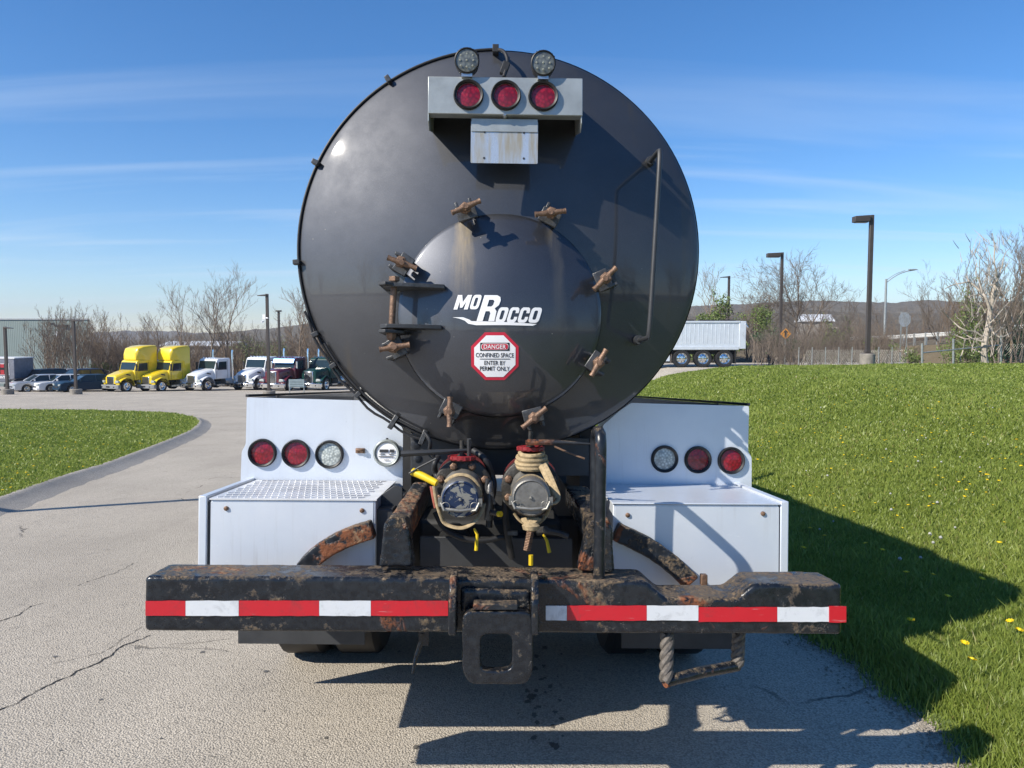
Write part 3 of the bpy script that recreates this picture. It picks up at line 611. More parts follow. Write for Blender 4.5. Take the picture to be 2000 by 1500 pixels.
def bushy(name, px, D, blobs, n, size, lm, seed, label, cat='tree', trunk_h=None, group=None, dz=0):
    p = at(px, D); e = empty(name, (p.x, p.y, p.z + dz)); top = max(c[2] + r[2] for c, r in blobs) * .9
    b = MB(); b.tube([(0, 0, -.2), (.05, 0, top * .5), (0, 0, top * .95)], [.09, .05, .02], 6); rr = random.Random(seed)
    for c, r in blobs:
        for _ in range(3): b.tube([(0, 0, c[2] * .5), (c[0] * .6 + rr.uniform(-.1, .1), c[1] * .6, c[2] * .85), (c[0] + rr.uniform(-.5, .5) * r[0], c[1] + rr.uniform(-.5, .5) * r[1], c[2] + r[2] * rr.uniform(-.2, .7))], [.035, .02, .008], 4)
    b.build('trunk', M['bark'], e); V, F = leaf_cloud(blobs, n, size, seed); me = np_mesh('crown', V, F); link_mesh('crown', me, lm, e); tag(e, label, cat, group); return e
def cone_blobs(h, w, k=9, seed=0):
    rr = random.Random(seed); return [((rr.uniform(-.2, .2) * w, rr.uniform(-.2, .2) * w, h * (.12 + .8 * i / (k - 1))), (w * (1.05 - .9 * i / (k - 1)) * .6, w * (1.05 - .9 * i / (k - 1)) * .6, h / k * .9)) for i in range(k)]
def blob_blobs(h, w, k=8, seed=0):
    rr = random.Random(seed); return [((rr.uniform(-.5, .5) * w, rr.uniform(-.5, .5) * w, h * rr.uniform(.25, .8)), (w * rr.uniform(.2, .36),) * 2 + (h * rr.uniform(.12, .24),)) for _ in range(k)]
# wood behind the car park: the mass is one thing, the trees that stand out are their own
def wood_mass(name, n, pxr, Dr, hr, seed, label, shrub=0):
    rr = random.Random(seed); VV = []; FF = []; k = 0
    srcs = []
    for s_ in range(5):
        tr, cr = grow(900 + seed * 10 + s_, h=7, stems=3, kids=(5, 4, 3, 0), levels=3, spread=.4, r=.07, up=.4, lenk=.5); srcs.append(tubes_np(tr + cr, 3))
    for i in range(n):
        V, F = srcs[i % 5]; D = rr.uniform(*Dr); p = at(rr.uniform(*pxr), D); a = rr.uniform(0, 6.28); s_ = rr.uniform(*hr) / 8.; c, sn = math.cos(a), math.sin(a)
        W = V * s_; W = np.stack([W[:, 0] * c - W[:, 1] * sn, W[:, 0] * sn + W[:, 1] * c, W[:, 2]], -1) * np.array([1.2, 1.2, 1]) + np.array([p.x, p.y, p.z - .2]); VV.append(W); FF.append(F + k); k += len(V)
    me = np_mesh(name, np.concatenate(VV), np.concatenate(FF)); o = link_mesh(name, me, M['bark_warm'] if seed % 2 else M['bark']); tag(o, label, 'wood', None, 'stuff')
wood_mass('woodland', 400, (200, 720), (86, 135), (5.0, 7.2), 1, 'brown leafless wood massed behind the parked trucks')
wood_mass('woodland', 300, (1290, 2080), (72, 130), (3.6, 6.0), 2, 'brown leafless wood massed beyond the guardrail at the right')
wood_mass('scrub', 170, (1480, 1745), (43, 58), (1.2, 2.9), 4, 'tangled bare scrub lining the far side of the grass bank')
G = 'bare trees along the back of the car park'
for px, D, h, l in ((110, 86, 8.6, 'bare spreading tree in front of the grey warehouse wall'), (150, 88, 9, 'bare tree rising before the warehouse corner'), (195, 90, 8.6, 'bare tree just past the right corner of the warehouse'), (85, 90, 7.5, 'low bare tree left of the tree group by the warehouse'), (130, 92, 8.6, None), (170, 95, 8.8, None), (210, 95, 7.5, None), (95, 94, 8, None), (145, 96, 9, None), (185, 86, 7.6, None), (120, 84, 7.4, None), (160, 84, 7, None)):
    put_tree(random.choice(MULTI), px, D, h, l or 'bare brown tree in the clump at the warehouse corner', G if not l else None, native=7.4)
for px, D, h, l in ((350, 84, 10, 'tall bare tree left of the pair above the white truck'), (405, 84, 11.3, 'tallest bare tree rising behind the white truck'), (432, 86, 11.6, 'tall bare tree right of the tallest one behind the white truck'), (455, 88, 10.4, 'slender bare tree between the white truck and the camera pole')):
    put_tree(random.choice(BARE), px, D, h, l, native=8.8)
for px, D, h in ((235, 88, 7), (265, 90, 7.3), (300, 92, 7), (322, 88, 7.5), (375, 95, 8.6), (470, 90, 8), (495, 92, 7.8), (515, 95, 7.6), (610, 88, 9), (590, 84, 9), (630, 84, 9.4), (650, 88, 9), (570, 92, 8.6), (672, 86, 9)):
    put_tree(random.choice(BARE + MULTI), px, D, h, 'leafless brown tree among others behind the parked trucks', G, native=8.2)
bushy('budding_tree', 512, 84, blob_blobs(6.3, 4.2, 9, 3), 1500, .07, M['leaf_spring'], 5, 'tree with pale green buds behind the camera pole')
bushy('budding_tree', 205, 88, blob_blobs(3.2, 3.0, 7, 4), 1200, .09, M['leaf_spring'], 6, 'low greenish bush between the warehouse trees and yellow trucks')
# right side
put_tree(BROAD[0], 1500, 58, 8.2, 'wide bare tree left of the middle lamp post at the right', native=8.3); put_tree(BROAD[1], 1572, 56, 8.0, 'wide bare tree right of the middle lamp post', native=8.3); put_tree(BARE[2], 1545, 58, 7.4, 'narrow bare tree right beside the middle lamp post', native=8.8)
for px, D, h in ((1375, 62, 6.6), (1460, 60, 5.5), (1610, 62, 5), (1640, 66, 5.6), (1663, 70, 5), (1725, 66, 4.6), (1750, 62, 3.6), (1790, 68, 4.2), (1830, 60, 4.2), (1770, 58, 3), (1600, 52, 3), (1680, 52, 2.8), (1720, 46, 2.4), (1845, 44, 4.4), (1860, 46, 4.4), (1870, 42, 5), (1915, 41, 5.6), (1930, 44, 6.3), (1990, 40, 6.2), (1975, 44, 6.5), (1895, 45, 5), (2030, 40, 6), (1950, 38, 4.6)):
    put_tree(random.choice(BARE + MULTI), px, D, h, 'leafless small tree in the scrub beyond the right grass bank', 'bare trees beyond the right bank', native=8.2)
bushy('evergreen_tree', 1397, 58, cone_blobs(5.6, 3.6, 8, 1), 9000, .085, M['leaf_spring'], 8, 'bright green conifer standing behind the dump trailer')
bushy('evergreen_tree', 1885, 40, cone_blobs(5.0, 2.2, 9, 2), 4200, .055, M['leaf_spring'], 9, 'green conifer behind the bleached dead tree')
bushy('evergreen_tree', 1968, 46, cone_blobs(4.8, 3.4, 8, 3), 4600, .07, M['leaf_dark'], 10, 'dark evergreen right of the bleached dead tree')
bushy('evergreen_tree', 2015, 48, cone_blobs(4.9, 3, 8, 7), 3800, .07, M['leaf_dark'], 11, 'dark evergreen cut by the right edge of the picture')
bushy('evergreen_bush', 1495, 51.5, blob_blobs(2.3, 2.6, 8, 5), 2600, .06, M['leaf_dark'], 12, 'dark green bush behind the tail of the dump trailer', 'bush')
bushy('budding_tree', 1472, 53, blob_blobs(4.2, 2.6, 8, 6), 2200, .06, M['leaf_spring'], 13, 'greening young tree right behind the dump trailer tailgate')
bushy('budding_tree', 1615, 54, cone_blobs(3.4, 2.2, 7, 8), 1700, .06, M['leaf_spring'], 14, 'small green pointed tree right of the middle lamp post')
bushy('budding_bush', 1718, 47, blob_blobs(2.1, 1.5, 6, 9), 900, .05, M['leaf_spring'], 15, 'small green bush right of the tallest lamp post', 'bush')
bushy('budding_bush', 1772, 42, blob_blobs(1.5, 1.6, 6, 10), 1000, .045, M['leaf_spring'], 16, 'light green bush left of the first fence post', 'bush')
bushy('budding_tree', 1655, 60, cone_blobs(3.8, 1.6, 7, 12), 1100, .06, M['leaf_spring'], 17, 'thin green tree left of the tallest lamp post')
# the bleached dead tree, limb by limb
D0 = 35.0
def dp(px, py, dd=0): return at(px, D0 + dd, py)
dt = empty('dead_tree', at(1930, D0)); off = dt.location.copy()
tk = MB(); tk.tube([dp(1924, 716) - off, dp(1922, 690) - off, dp(1923, 665) - off, dp(1930, 640, .2) - off, dp(1934, 608, .3) - off, dp(1940, 575, .3) - off, dp(1946, 550, .2) - off], [.17, .14, .13, .12, .11, .10, .08], 8, smooth=1); tk.build('trunk', M['bark_pale'], dt)
cw = MB()
for L, r_ in (([(1934, 608), (1925, 580), (1918, 572), (1905, 560), (1893, 550), (1880, 553), (1860, 556), (1846, 564)], .06), ([(1946, 550), (1948, 540), (1941, 510), (1943, 480), (1938, 455)], .05), ([(1922, 660), (1905, 648), (1880, 645), (1858, 625), (1838, 605)], .05),
              ([(1923, 668), (1900, 662), (1880, 650)], .05), ([(1930, 640), (1945, 655), (1955, 660), (1975, 650)], .05), ([(1893, 580), (1910, 575), (1920, 582)], .04), ([(1924, 660), (1890, 664), (1866, 655), (1856, 650)], .045), ([(1885, 664), (1880, 690), (1874, 700), (1882, 715)], .035),
              ([(1940, 575), (1955, 577), (1960, 590), (1965, 612)], .035), ([(1946, 553), (1938, 557), (1930, 560)], .04), ([(1925, 580), (1915, 560), (1912, 520), (1916, 490)], .03), ([(1946, 550), (1956, 525), (1962, 495), (1972, 485)], .03), ([(1893, 550), (1888, 542), (1890, 530)], .03),
              ([(1918, 572), (1908, 535), (1900, 500), (1893, 480)], .025), ([(1943, 520), (1930, 490), (1925, 470)], .022), ([(1956, 525), (1966, 520), (1980, 505)], .02), ([(1925, 640), (1945, 620), (1970, 590), (1990, 575)], .03), ([(1920, 690), (1900, 682), (1880, 672), (1850, 655)], .03)):
    cw.tube([dp(x, y, random.uniform(-.4, .4)) - off for x, y in L], [r_ * (1 - .7 * i / (len(L) - 1)) for i in range(len(L))], 6, smooth=1)
rr_ = random.Random(5)
for _ in range(150):
    x = rr_.gauss(1930, 28); y = rr_.uniform(470, 700); a = rr_.uniform(-.9, .9); l = rr_.uniform(12, 42); p = dp(x, y, rr_.uniform(-1, 1)) - off; q = dp(x + math.sin(a) * l, y - math.cos(a) * l, rr_.uniform(-1, 1)) - off
    cw.tube([p, p.lerp(q, .5) + Vector((rr_.uniform(-.06, .06), 0, .05)), q], [.016, .011, .005], 4)
cw.build('crown', M['bark_pale'], dt); tag(dt, 'bleached dead tree with broken pale limbs at the far right', 'tree')
# behind the camera, seen only in the tank's shine
for i in range(26):
    a = R(random.uniform(100, 260)); Dd = random.uniform(34, 60); x, y = math.sin(a) * Dd, math.cos(a) * Dd
    e = empty('bare_tree', (x, y, Hf(x, y)), random.uniform(0, 6)); s_ = random.uniform(.9, 1.5); e.scale = (s_,) * 3
    for nme, me in zip(('trunk', 'crown'), random.choice(MULTI)):
        o = bpy.data.objects.new(nme, me); col.objects.link(o); o.parent = e
    tag(e, 'bare tree standing behind the camera, out of the picture', 'tree', 'bare trees behind the camera')
ys = np.linspace(-30, -4, 20); xs = np.linspace(-60, 1.5, 30)
# ------------------------------------------------------------------ warehouse
p = at(178, 112); wh = empty('warehouse', (p.x, p.y, p.z - 1)); zt = 1.6 + 25.5 / 1500 * 112 - wh.location.z
t = NT('ribbed_grey_cladding'); wv = t.n('ShaderNodeTexWave', wave_type='BANDS', bands_direction='X'); wv.inputs['Scale'].default_value = 1.2; t.l(t.co, wv.inputs['Vector'])
t.set(col=t.mix(t.noise(.4, 4), (.20, .25, .235), (.25, .30, .28)), rough=.55); t.bump(wv.outputs[0], .4, .04); clad = t.m
MB().prism([(-70, 0), (0, 0), (-26, 40), (-90, 40)], -2, zt, 'z').build('wall', clad, wh); MB().prism([(-70.1, -.12), (.1, -.12), (-25.8, 40), (-90, 40)], zt, zt + .18, 'z').build('roof_edge', simple('pale_roof_flashing', (.45, .47, .48), .5), wh)
b = MB(); b.box(-5.8, -5.2, -.05, .02, zt - .75, zt - .45); b.build('wall_lamp', M['dark'], wh)
MB().box(-5.0, -3.2, -.35, -.003, zt - 1.0, zt - .72).build('vent_hood', M['dark'], wh)
MB().prism([(-.25, 0), (.25, 0), (.12, -.55), (-.05, -1.0)], -.3, -.01).build('wall_sign', M['decal_white'], wh); wh.children[-1].location = (-4.8 + 0, 0, zt - 1.7)
tag(wh, 'long grey metal warehouse beyond the parked cars', 'building')
# pale far sheds seen through trees
for px, D, wd, h, py, lb in ((1597, 150, 5.6, 1.6, 628, 'long white roofed building far behind the right bank'), (1500, 190, 6, 1.5, 622, None)):
    if not lb: continue
    p = at(px, D, py); e = empty('far_building', (p.x, p.y, p.z)); MB().box(-wd / 2, wd / 2, 0, 8, -4, 0).build('wall', simple('beige_wall', (.30, .27, .23)), e)
    MB().prism([(-.4, 0), (-.4, .15), (4, 1.5), (8.4, .15), (8.4, 0)], -wd / 2 - .3, wd / 2 + .3, 'x').build('roof', simple('white_roof', (.75, .77, .78)), e); e.rotation_euler[2] = R(-12); tag(e, lb, 'building')
p = at(372, 130, 676); e = empty('far_building', p); MB().box(-5, 7, 0, 8, -4, 0).build('wall', simple('pale_wall', (.5, .5, .48)), e); MB().prism([(-.4, 0), (-.4, .1), (4, .8), (8.4, .1), (8.4, 0)], -5.3, 7.3, 'x').build('roof', simple('white_roof', (.75, .77, .78)), e); tag(e, 'pale low building glimpsed behind the trees above the white truck', 'building')

# ------------------------------------------------------------------ lamp posts
def lamp(px, D, top_py, label, head='box', dirx=-1, base_h=.9, base_r=.33, wpole=.07, hl=.62, cam_box=False, yaw=0):
    p = at(px, D); e = empty('lamp_post', (p.x, p.y, p.z), R(yaw)); zt = at(px, D, top_py).z - p.z
    b = MB(); b.lathe((0, 0, -.3), (0, 0, 1), [(base_r, 0), (base_r, base_h + .27), (base_r - .04, base_h + .3)], 24); b.build('concrete_base', M['concrete'], e)
    b = MB(); b.box(-.17, .17, -.17, .17, base_h, base_h + .03); b.box(-.10, .10, -.10, .10, base_h + .03, base_h + .14); b.build('base_plate', M['pole'], e, bev=.01)
    MB().box(-wpole, wpole, -wpole, wpole, base_h + .03, zt).build('pole', M['pole'], e, bev=.012)
    a = MB()
    if head == 'box':
        a.box(min(0, dirx * .28), max(0, dirx * .28), -.04, .04, zt - .24, zt - .12); a.build('arm', M['pole'], e)
        x0 = dirx * .12; x1 = dirx * (.12 + hl); h = MB(); h.prism([(x0, zt - .27), (x0, zt - .02), (x1, zt - .06), (x1, zt - .30)], -.18, .18); ho = h.build('lamp_head', M['pole'], e, bev=.015)
        MB().box(min(x0, x1) + .06, max(x0, x1) - .06, -.13, .13, zt - .315, zt - .285).build('lamp_lens', M['worklens'], ho)
    elif head == 'slim':
        h = MB(); h.prism([(0, zt - .14), (0, zt - .03), (dirx * hl * .4, zt - .05), (dirx * hl, zt - .10), (dirx * hl, zt - .14)], -.16, .16); h.build('lamp_head', M['pole'], e, bev=.01)
    elif head == 'tee':
        h = MB(); h.box(-.26, .26, -.2, .2, zt - .04, zt + .1); h.build('lamp_head', M['pole'], e, bev=.02)
    if cam_box:
        h = MB(); h.box(-.30, -.09, -.11, .11, zt - 1.72, zt - 1.38); h.build('junction_box', M['decal_white'], e, bev=.01)
        h = MB(); h.cyl((-.2, -.1, zt - 1.80), (-.34, -.25, zt - 1.88), .05, 12); h.cyl((-.05, -.1, zt - 1.60), (.10, -.2, zt - 1.62), .045, 12); h.build('security_camera', M['decal_white'], e)
    return tag(e, label, 'lamp post')
lamp(1694, 32.0, 420, 'tallest brown lamp post with box head on the right bank', base_h=.62, base_r=.30, wpole=.08, hl=.62)
lamp(1523, 48.0, 493, 'middle brown lamp post with box head near the dump trailer tail', base_h=.42, base_r=.30, wpole=.08, hl=.82)
lamp(1421, 66.0, 539, 'lamp post with slim head standing behind the dump trailer', 'slim', base_h=.4, hl=.75, wpole=.09)
lamp(524, 51.6, 574, 'dark lamp post carrying a white security camera box before the trucks', 'slim', base_h=.42, base_r=.42, wpole=.09, hl=.62, cam_box=True)
lamp(546, 76, 608, 'small lamp post with flat T head behind the maroon truck', 'tee', wpole=.1)
lamp(146, 56.5, 624, 'lamp post in front of the navy sedan at the left', 'slim', 1, base_h=.4, base_r=.42, wpole=.09, hl=.6)
lamp(12, 56.5, 638, 'lamp post by the graphic-covered trailer at the far left', 'slim', 1, base_h=.4, base_r=.42, wpole=.09, hl=.55)
e = empty('lamp_post', (-9.6, 7.3, Hf(-9.6, 7.3))); MB().lathe((0, 0, -.3), (0, 0, 1), [(.33, 0), (.33, .9), (.3, .92)], 24).build('concrete_base', M['concrete'], e); MB().box(-.06, .06, -.06, .06, .6, 7).build('pole', M['pole'], e); MB().box(-.7, .1, -.18, .18, 6.75, 7).build('lamp_head', M['pole'], e)
tag(e, 'lamp post left of the picture whose thin shadow crosses the asphalt', 'lamp post')
# highway mast light, signs, guardrail, fence
p = at(1726, 62); e = empty('street_lamp', p); zt = at(1728, 62, 545).z - p.z
MB().cyl((0, 0, 0), (0, 0, zt), .11, 10, .08).build('pole', M['galv'], e); MB().tube([(0, 0, zt - .3), (.7, 0, zt + .25), (1.5, 0, zt + .6), (2.3, 0, zt + .72)], .035, 6, smooth=1).tube([(0, 0, zt - .1), (.7, 0, zt + .4), (1.5, 0, zt + .68)], .025, 6, smooth=1).build('arm', M['galv'], e); MB().prism([(1.8, zt + .68), (1.8, zt + .78), (2.3, zt + .80), (2.5, zt + .72)], -.13, .13).build('lamp_head', M['galv'], e)
tag(e, 'silver highway light with long curved arm beyond the guardrail', 'street lamp')
p = at(1758, 50); e = empty('road_sign', p); z1 = at(1758, 50, 606).z - p.z; z0 = at(1758, 50, 642).z - p.z; cz_ = (z0 + z1) / 2; r_ = (z1 - z0) / 2 * .85
MB().box(-.04, .04, 0, .05, 0, z1 - .1).build('post', M['galv'], e); MB().box(.36, .42, .0, .05, 0, z1 - .3).build('post', M['galv'], e)
MB().prism([(.2 + r_ * .8 * math.cos(q), cz_ + r_ * math.sin(q)) for q in [R(22.5 + 45 * i) for i in range(8)]], -.03, -.005).build('sign_plate', M['plate'], e); tag(e, 'eight sided road sign seen from its bare metal back', 'road sign')
p = at(1533, 47, 652); e = empty('road_sign', at(1533, 47)); h_ = p.z - e.location.z
MB().box(-.03, .03, 0, .05, -.3, h_).build('post', M['galv'], e); MB().prism([(0, h_ - .34), (.34, h_), (0, h_ + .34), (-.34, h_)], -.03, -.004).build('sign_plate', simple('orange_sign_sheet', (.85, .33, .02), .5), e); b = MB(); b.box(-.06, .06, -.042, -.032, h_ - .18, h_ + .12); b.prism([(-.15, h_ + .08), (0, h_ + .26), (.15, h_ + .08)], -.042, -.032); b.build('arrow_mark', M['decal_black'], e); tag(e, 'small orange diamond road sign beside the middle lamp post', 'road sign')
g0 = at(1735, 62, 659); g1 = at(1870, 56, 651); g2 = at(2080, 50, 630); e = empty('guardrail', at(1735, 62)); o_ = e.location.copy(); b = MB()
prof_ = [(-.15, 0), (-.10, .05), (-.04, .06), (0, .0), (.04, .06), (.10, .05), (.15, 0)]
P_ = [g0 - Vector((3, -.2, .1)), g0, g1, g2, g2 + (g2 - g1)]
vs = [];
for q in P_:
    for (dz, dy_) in prof_: vs.append((q.x - o_.x, q.y - dy_ - o_.y, q.z + dz - o_.z))
b.add(vs, [(i * 7 + j, i * 7 + j + 1, i * 7 + 8 + j, i * 7 + 7 + j) for i in range(4) for j in range(6)]); b.build('rail', simple('bright_guardrail_steel', (.62, .61, .57), .45, .2), e)
for a, c in ((P_[1], P_[2]), (P_[2], P_[3])):
    for k in range(6):
        q = a.lerp(c, (k + .5) / 6) - o_; MB().box(q.x - .07, q.x + .07, q.y + .03, q.y + .2, q.z - 1.0, q.z + .2).build('post', M['galv'], e)
tag(e, 'steel guardrail climbing behind the dead tree at the right', 'guardrail')
# embankment under the guardrail
X_ = np.array([[P_[0].x - 14, P_[0].x, g0.x, g1.x, g2.x, g2.x + 16]] * 4); Y_ = np.array([[64, 63, 62, 56, 50, 47]] * 4, float) + np.array([[-8], [-.5], [.8], [14]]); Z_ = np.array([[g0.z - 1.2, g0.z - .9, g0.z - .75, g1.z - .75, g2.z - .75, g2.z]] * 4) + np.array([[-1.6], [0], [0], [-.4]])
me = bpy.data.meshes.new('embankment'); me.from_pydata(np.stack([X_, Y_, Z_], -1).reshape(-1, 3).tolist(), [], [(i * 6 + j, i * 6 + j + 1, i * 6 + 7 + j, i * 6 + 6 + j) for i in range(3) for j in range(5)]); o = link_mesh('embankment', me, M['litter']); o['kind'] = 'structure'
e = empty('fence', at(1801, 33.5)); o_ = e.location.copy(); fp = [(1801, 33.5, 671, 718), (1862, 34.5, 662, 712), (1955, 35.5, 655, 712)]; tops = []
for px, D, a, c in fp:
    q = at(px, D, a) - o_; q2 = at(px, D, c + 6) - o_; MB().cyl(q2, q, .045, 10).build('post', M['galv'], e)
b = MB(); b.cyl(at(1803, 33.5, 689) - o_, at(1953, 35.5, 674) - o_, .03, 8); b.build('rail', M['galv'], e)
b = MB(); a0 = at(1955, 35.5, 690) - o_; a1 = at(2060, 37, 690) - o_
for k in range(26):
    q = a0.lerp(a1, k / 25); b.cyl(q + Vector((-.3, 0, -.45)), q + Vector((.3, 0, .45)), .0018, 3); b.cyl(q + Vector((.3, 0, -.45)), q + Vector((-.3, 0, .45)), .0018, 3)
b.build('wire_mesh', M['galv'], e); tag(e, 'broken steel pipe fence at the crest of the right bank', 'fence')
e = empty('fence', at(1620, 42)); o_ = e.location.copy(); b = MB()
for k in range(9):
    q = at(1560 + k * 26, 42.5) - o_; MB().cyl(q + Vector((0, 0, -.3)), q + Vector((0, 0, 1.15)), .025, 6).build('post', M['galv'], e)
for k in range(60):
    q0 = at(1560 + k * 3.5, 42.5) - o_
    b.cyl(q0, q0 + Vector((.5, 0, 1.0)), .002, 3); b.cyl(q0 + Vector((.5, 0, 0)), q0 + Vector((0, 0, 1.0)), .002, 3)
b.build('wire_mesh', M['galv'], e); tag(e, 'low wire mesh fence between the middle and tallest lamp posts', 'fence')
# small board
p = at(578, 53); e = empty('notice_board', p); zt = at(578, 53, 741).z - p.z
MB().box(-.52, .52, -.03, .03, zt - .55, zt).build('board', simple('blue_grey_board', (.30, .38, .40), .5), e)
for x in (-.5, .5): MB().box(x - .03, x + .03, .04, .09, 0, zt).build('leg', M['galv'], e)
b = MB()
for k in range(4): b.box(-.46, .46, -.042, -.033, zt - .12 - .12 * k, zt - .10 - .12 * k)
b.build('slat_line', M['dark'], e); tag(e, 'low blue-grey board on two legs in front of the maroon truck', 'notice board')

# ------------------------------------------------------------------ wheels and vehicles (front looks along -y)
def wheel(parent, c, r, w_, rimm, out=1, holes=8, name='wheel'):
    b = MB(); x0, y, z = c
    b.lathe((x0, y, z), (out, 0, 0), [(r * .62, w_ * .5 - .02), (r * .64, w_ * .5), (r * .93, w_ * .5), (r, w_ * .38), (r, -w_ * .38), (r * .93, -w_ * .5), (r * .6, -w_ * .5)], 28, caps=False); o = b.build('tyre', M['rubber'], None)
    wh_ = o; wh_.name = name; wh_.parent = parent; k = w_ * .5
    b = MB(); b.lathe((x0, y, z), (out, 0, 0), [(r * .62, k - .015), (r * .56, k - .02), (r * .52, k - .09), (r * .30, k - .07), (r * .26, k - .01), (r * .2, k + .03), (.001, k + .035)], 24, caps=False); b.build('rim', rimm, wh_)
    if holes:
        b = MB()
        for i in range(holes):
            q = 2 * math.pi * i / holes; cy, cz = y + math.cos(q) * r * .42, z + math.sin(q) * r * .42; b.cyl((x0 + out * (k - .082), cy, cz), (x0 + out * (k - .07), cy, cz), r * .065, 8)
        b.build('hand_hole', M['rubber'], wh_)
    return wh_
def paint(name, c, metal=0.): 
    if name in MATS: return MATS[name]
    t = NT(name); t.set(col=t.mix(t.noise(2, 3), c, tuple(x * .85 for x in c)), rough=.35, metal=metal, coat=.12 if max(c) < .1 else .8, crough=.08, spec=.12 if max(c) < .1 else .5); MATS[name] = t.m; return t.m
def tractor(px, D, yaw, color, label, fairing=False, classic=False, visor=None, stacks=0, grille_m='silver', lights=5, bump_m=None, sc=1.0, rear=True):
    p = at(px, D); e = empty('semi_truck', p, R(yaw)); e.scale = (sc,) * 3; pm = color; W = 1.02
    # cab
    b = MB(); b.prism([(0, .95), (.0, 1.75), (.22, 2.45), (.34, 2.60), (1.55, 2.66), (1.65, 2.5), (1.65, .95)], -W, W, 'x'); cab = b.build('cab', pm, e, bev=.07, seg=3)
    b = MB(); b.prism([(.03, 1.78), (.215, 2.42), (.195, 2.43), (.005, 1.78)], -W * .90, W * .90, 'x'); b.build('windshield', M['glass'], e)
    for s_ in (-1, 1):
        b = MB(); b.prism([(.30, 1.70), (.42, 2.35), (1.22, 2.38), (1.22, 1.70)], s_ * (W - .01), s_ * (W + .012), 'x'); b.build('side_window', M['glass'], e)
        b = MB(); b.prism([(.16, 1.0), (.2, 1.62), (.18, 1.63), (.14, 1.0)], s_ * (W), s_ * (W + .008), 'x'); b.prism([(1.32, 1.0), (1.32, 2.45), (1.30, 2.45), (1.30, 1.0)], s_ * W, s_ * (W + .008), 'x'); d_ = b.build('door_seam', M['grime'], e)
        b = MB(); b.box(s_ * (W + .14) - .07, s_ * (W + .14) + .07, .02, .12, 1.75, 2.32); b.cyl((s_ * W, .2, 2.3), (s_ * (W + .16), .07, 2.25), .02, 6); b.cyl((s_ * W, .2, 1.75), (s_ * (W + .16), .07, 1.85), .02, 6); b.build('mirror', M['chrome'] if classic else M['rubber'], e, bev=.02)
    # hood
    hl = 1.65 if classic else 1.5; hw0 = .62 if classic else .66; hw1 = .88; zf = 1.62 if classic else 1.36; zb_ = 1.82
    v = []; 
    for (y, wd, zt_, zm) in ((-hl, hw0, zf, .72), (-hl + .12, hw0 + .06, zf + .06, .70), (-.7, hw0 + .14, (zf + zb_) / 2 + .06, .75), (.06, hw1, zb_, .95)):
        v += [(-wd, y, zm), (-wd, y, zt_ - .16), (-wd + .16, y, zt_), (wd - .16, y, zt_), (wd, y, zt_ - .16), (wd, y, zm)]
    fs = [(j * 6 + i, j * 6 + i + 1, j * 6 + i + 7, j * 6 + i + 6) for j in range(3) for i in range(5)] + [(0, 1, 2, 3, 4, 5), tuple(range(18, 24))]
    b = MB(); b.add(v, fs); b.build('hood', pm, e, bev=.04)
    for s_ in (-1, 1): MB().obox((s_ * (hw0 + .17), -.45, 1.42), (.03, .42, .10), Matrix.Rotation(R(-12), 3, 'X')).build('hood_vent', M['rubber'], e)
    gh0, gh1, gw = (.62, 1.58, .40) if classic else (.66, 1.30, .42); b = MB(); b.box(-gw, gw, -hl - .05, -hl + .02, gh0, gh1); g_ = b.build('grille', M['chrome'], e, bev=.03)
    b = MB(); b.box(-gw + .06, gw - .06, -hl - .062, -hl - .045, gh0 + .06, gh1 - .07); b.build('grille_mesh', M['grime'] if not classic else M['dark'], g_)
    b = MB()
    for k in range(11): x = -gw + .1 + k * (2 * gw - .2) / 10; b.box(x - .012, x + .012, -hl - .085, -hl - .06, gh0 + .06, gh1 - .07)
    b.build('grille_bar', M['chrome'] if classic else M['silver'], g_)
    # fenders
    for s_ in (-1, 1):
        yc = -.82; prof = [(yc + .62 * math.cos(R(a)), .52 + .62 * math.sin(R(a))) for a in range(0, 181, 15)]; prof2 = [(yc + .73 * math.cos(R(a)), .52 + (.72 if a < 100 else .66) * math.sin(R(a))) for a in range(180, -1, -15)]
        prof2[0] = (-hl - .02, .62); prof2[1] = (-hl - .06, .85)
        b = MB(); b.prism(prof + prof2, s_ * .66, s_ * 1.14, 'x'); b.build('fender', pm, e, bev=.05)
        b = MB(); b.prism([(s_ * .66, .78), (s_ * .70, 1.0), (s_ * 1.05, .98), (s_ * 1.12, .82)], -hl - .10, -hl + .1); b.build('headlight', M['clearlens'], e, bev=.03)
    bm_ = bump_m or M['chrome']; b = MB(); b.prism([(-1.16, -hl + .1), (-1.16, -hl - .12), (-.9, -hl - .26), (.9, -hl - .26), (1.16, -hl - .12), (1.16, -hl + .1)], .32, .64, 'z'); b.build('bumper', bm_, e, bev=.03)
    b = MB(); b.box(-.22, .22, -hl - .285, -hl - .262, .42, .54); b.cyl((-.75, -hl - .28, .47), (-.75, -hl - .25, .47), .06, 10); b.cyl((.75, -hl - .28, .47), (.75, -hl - .25, .47), .06, 10); b.build('bumper_opening', M['rubber'], e)
    for s_ in (-1, 1): wheel(e, (s_ * .98, -.82, .50), .50, .28, M['chrome'], s_, 10)
    # frame, tank, rear axles
    MB().box(-.42, .42, -1.2, 5.4, .72, .95).build('frame', M['grime'], e)
    for s_ in (-1, 1): MB().cyl((s_ * .85, 1.0, .72), (s_ * .85, 2.3, .72), .30, 20).build('fuel_tank', M['silver'], e); MB().box(s_ * .62, s_ * 1.06, .15, .95, .38, .52).build('step', M['silver'], e)
    for yy in (3.7, 4.95):
        for s_ in (-1, 1): wheel(e, (s_ * .93, yy, .50), .50, .50, M['silver'], s_, 10)
    MB().box(-.45, .45, 3.6, 4.6, .96, 1.1).build('fifth_wheel', M['grime'], e, bev=.03)
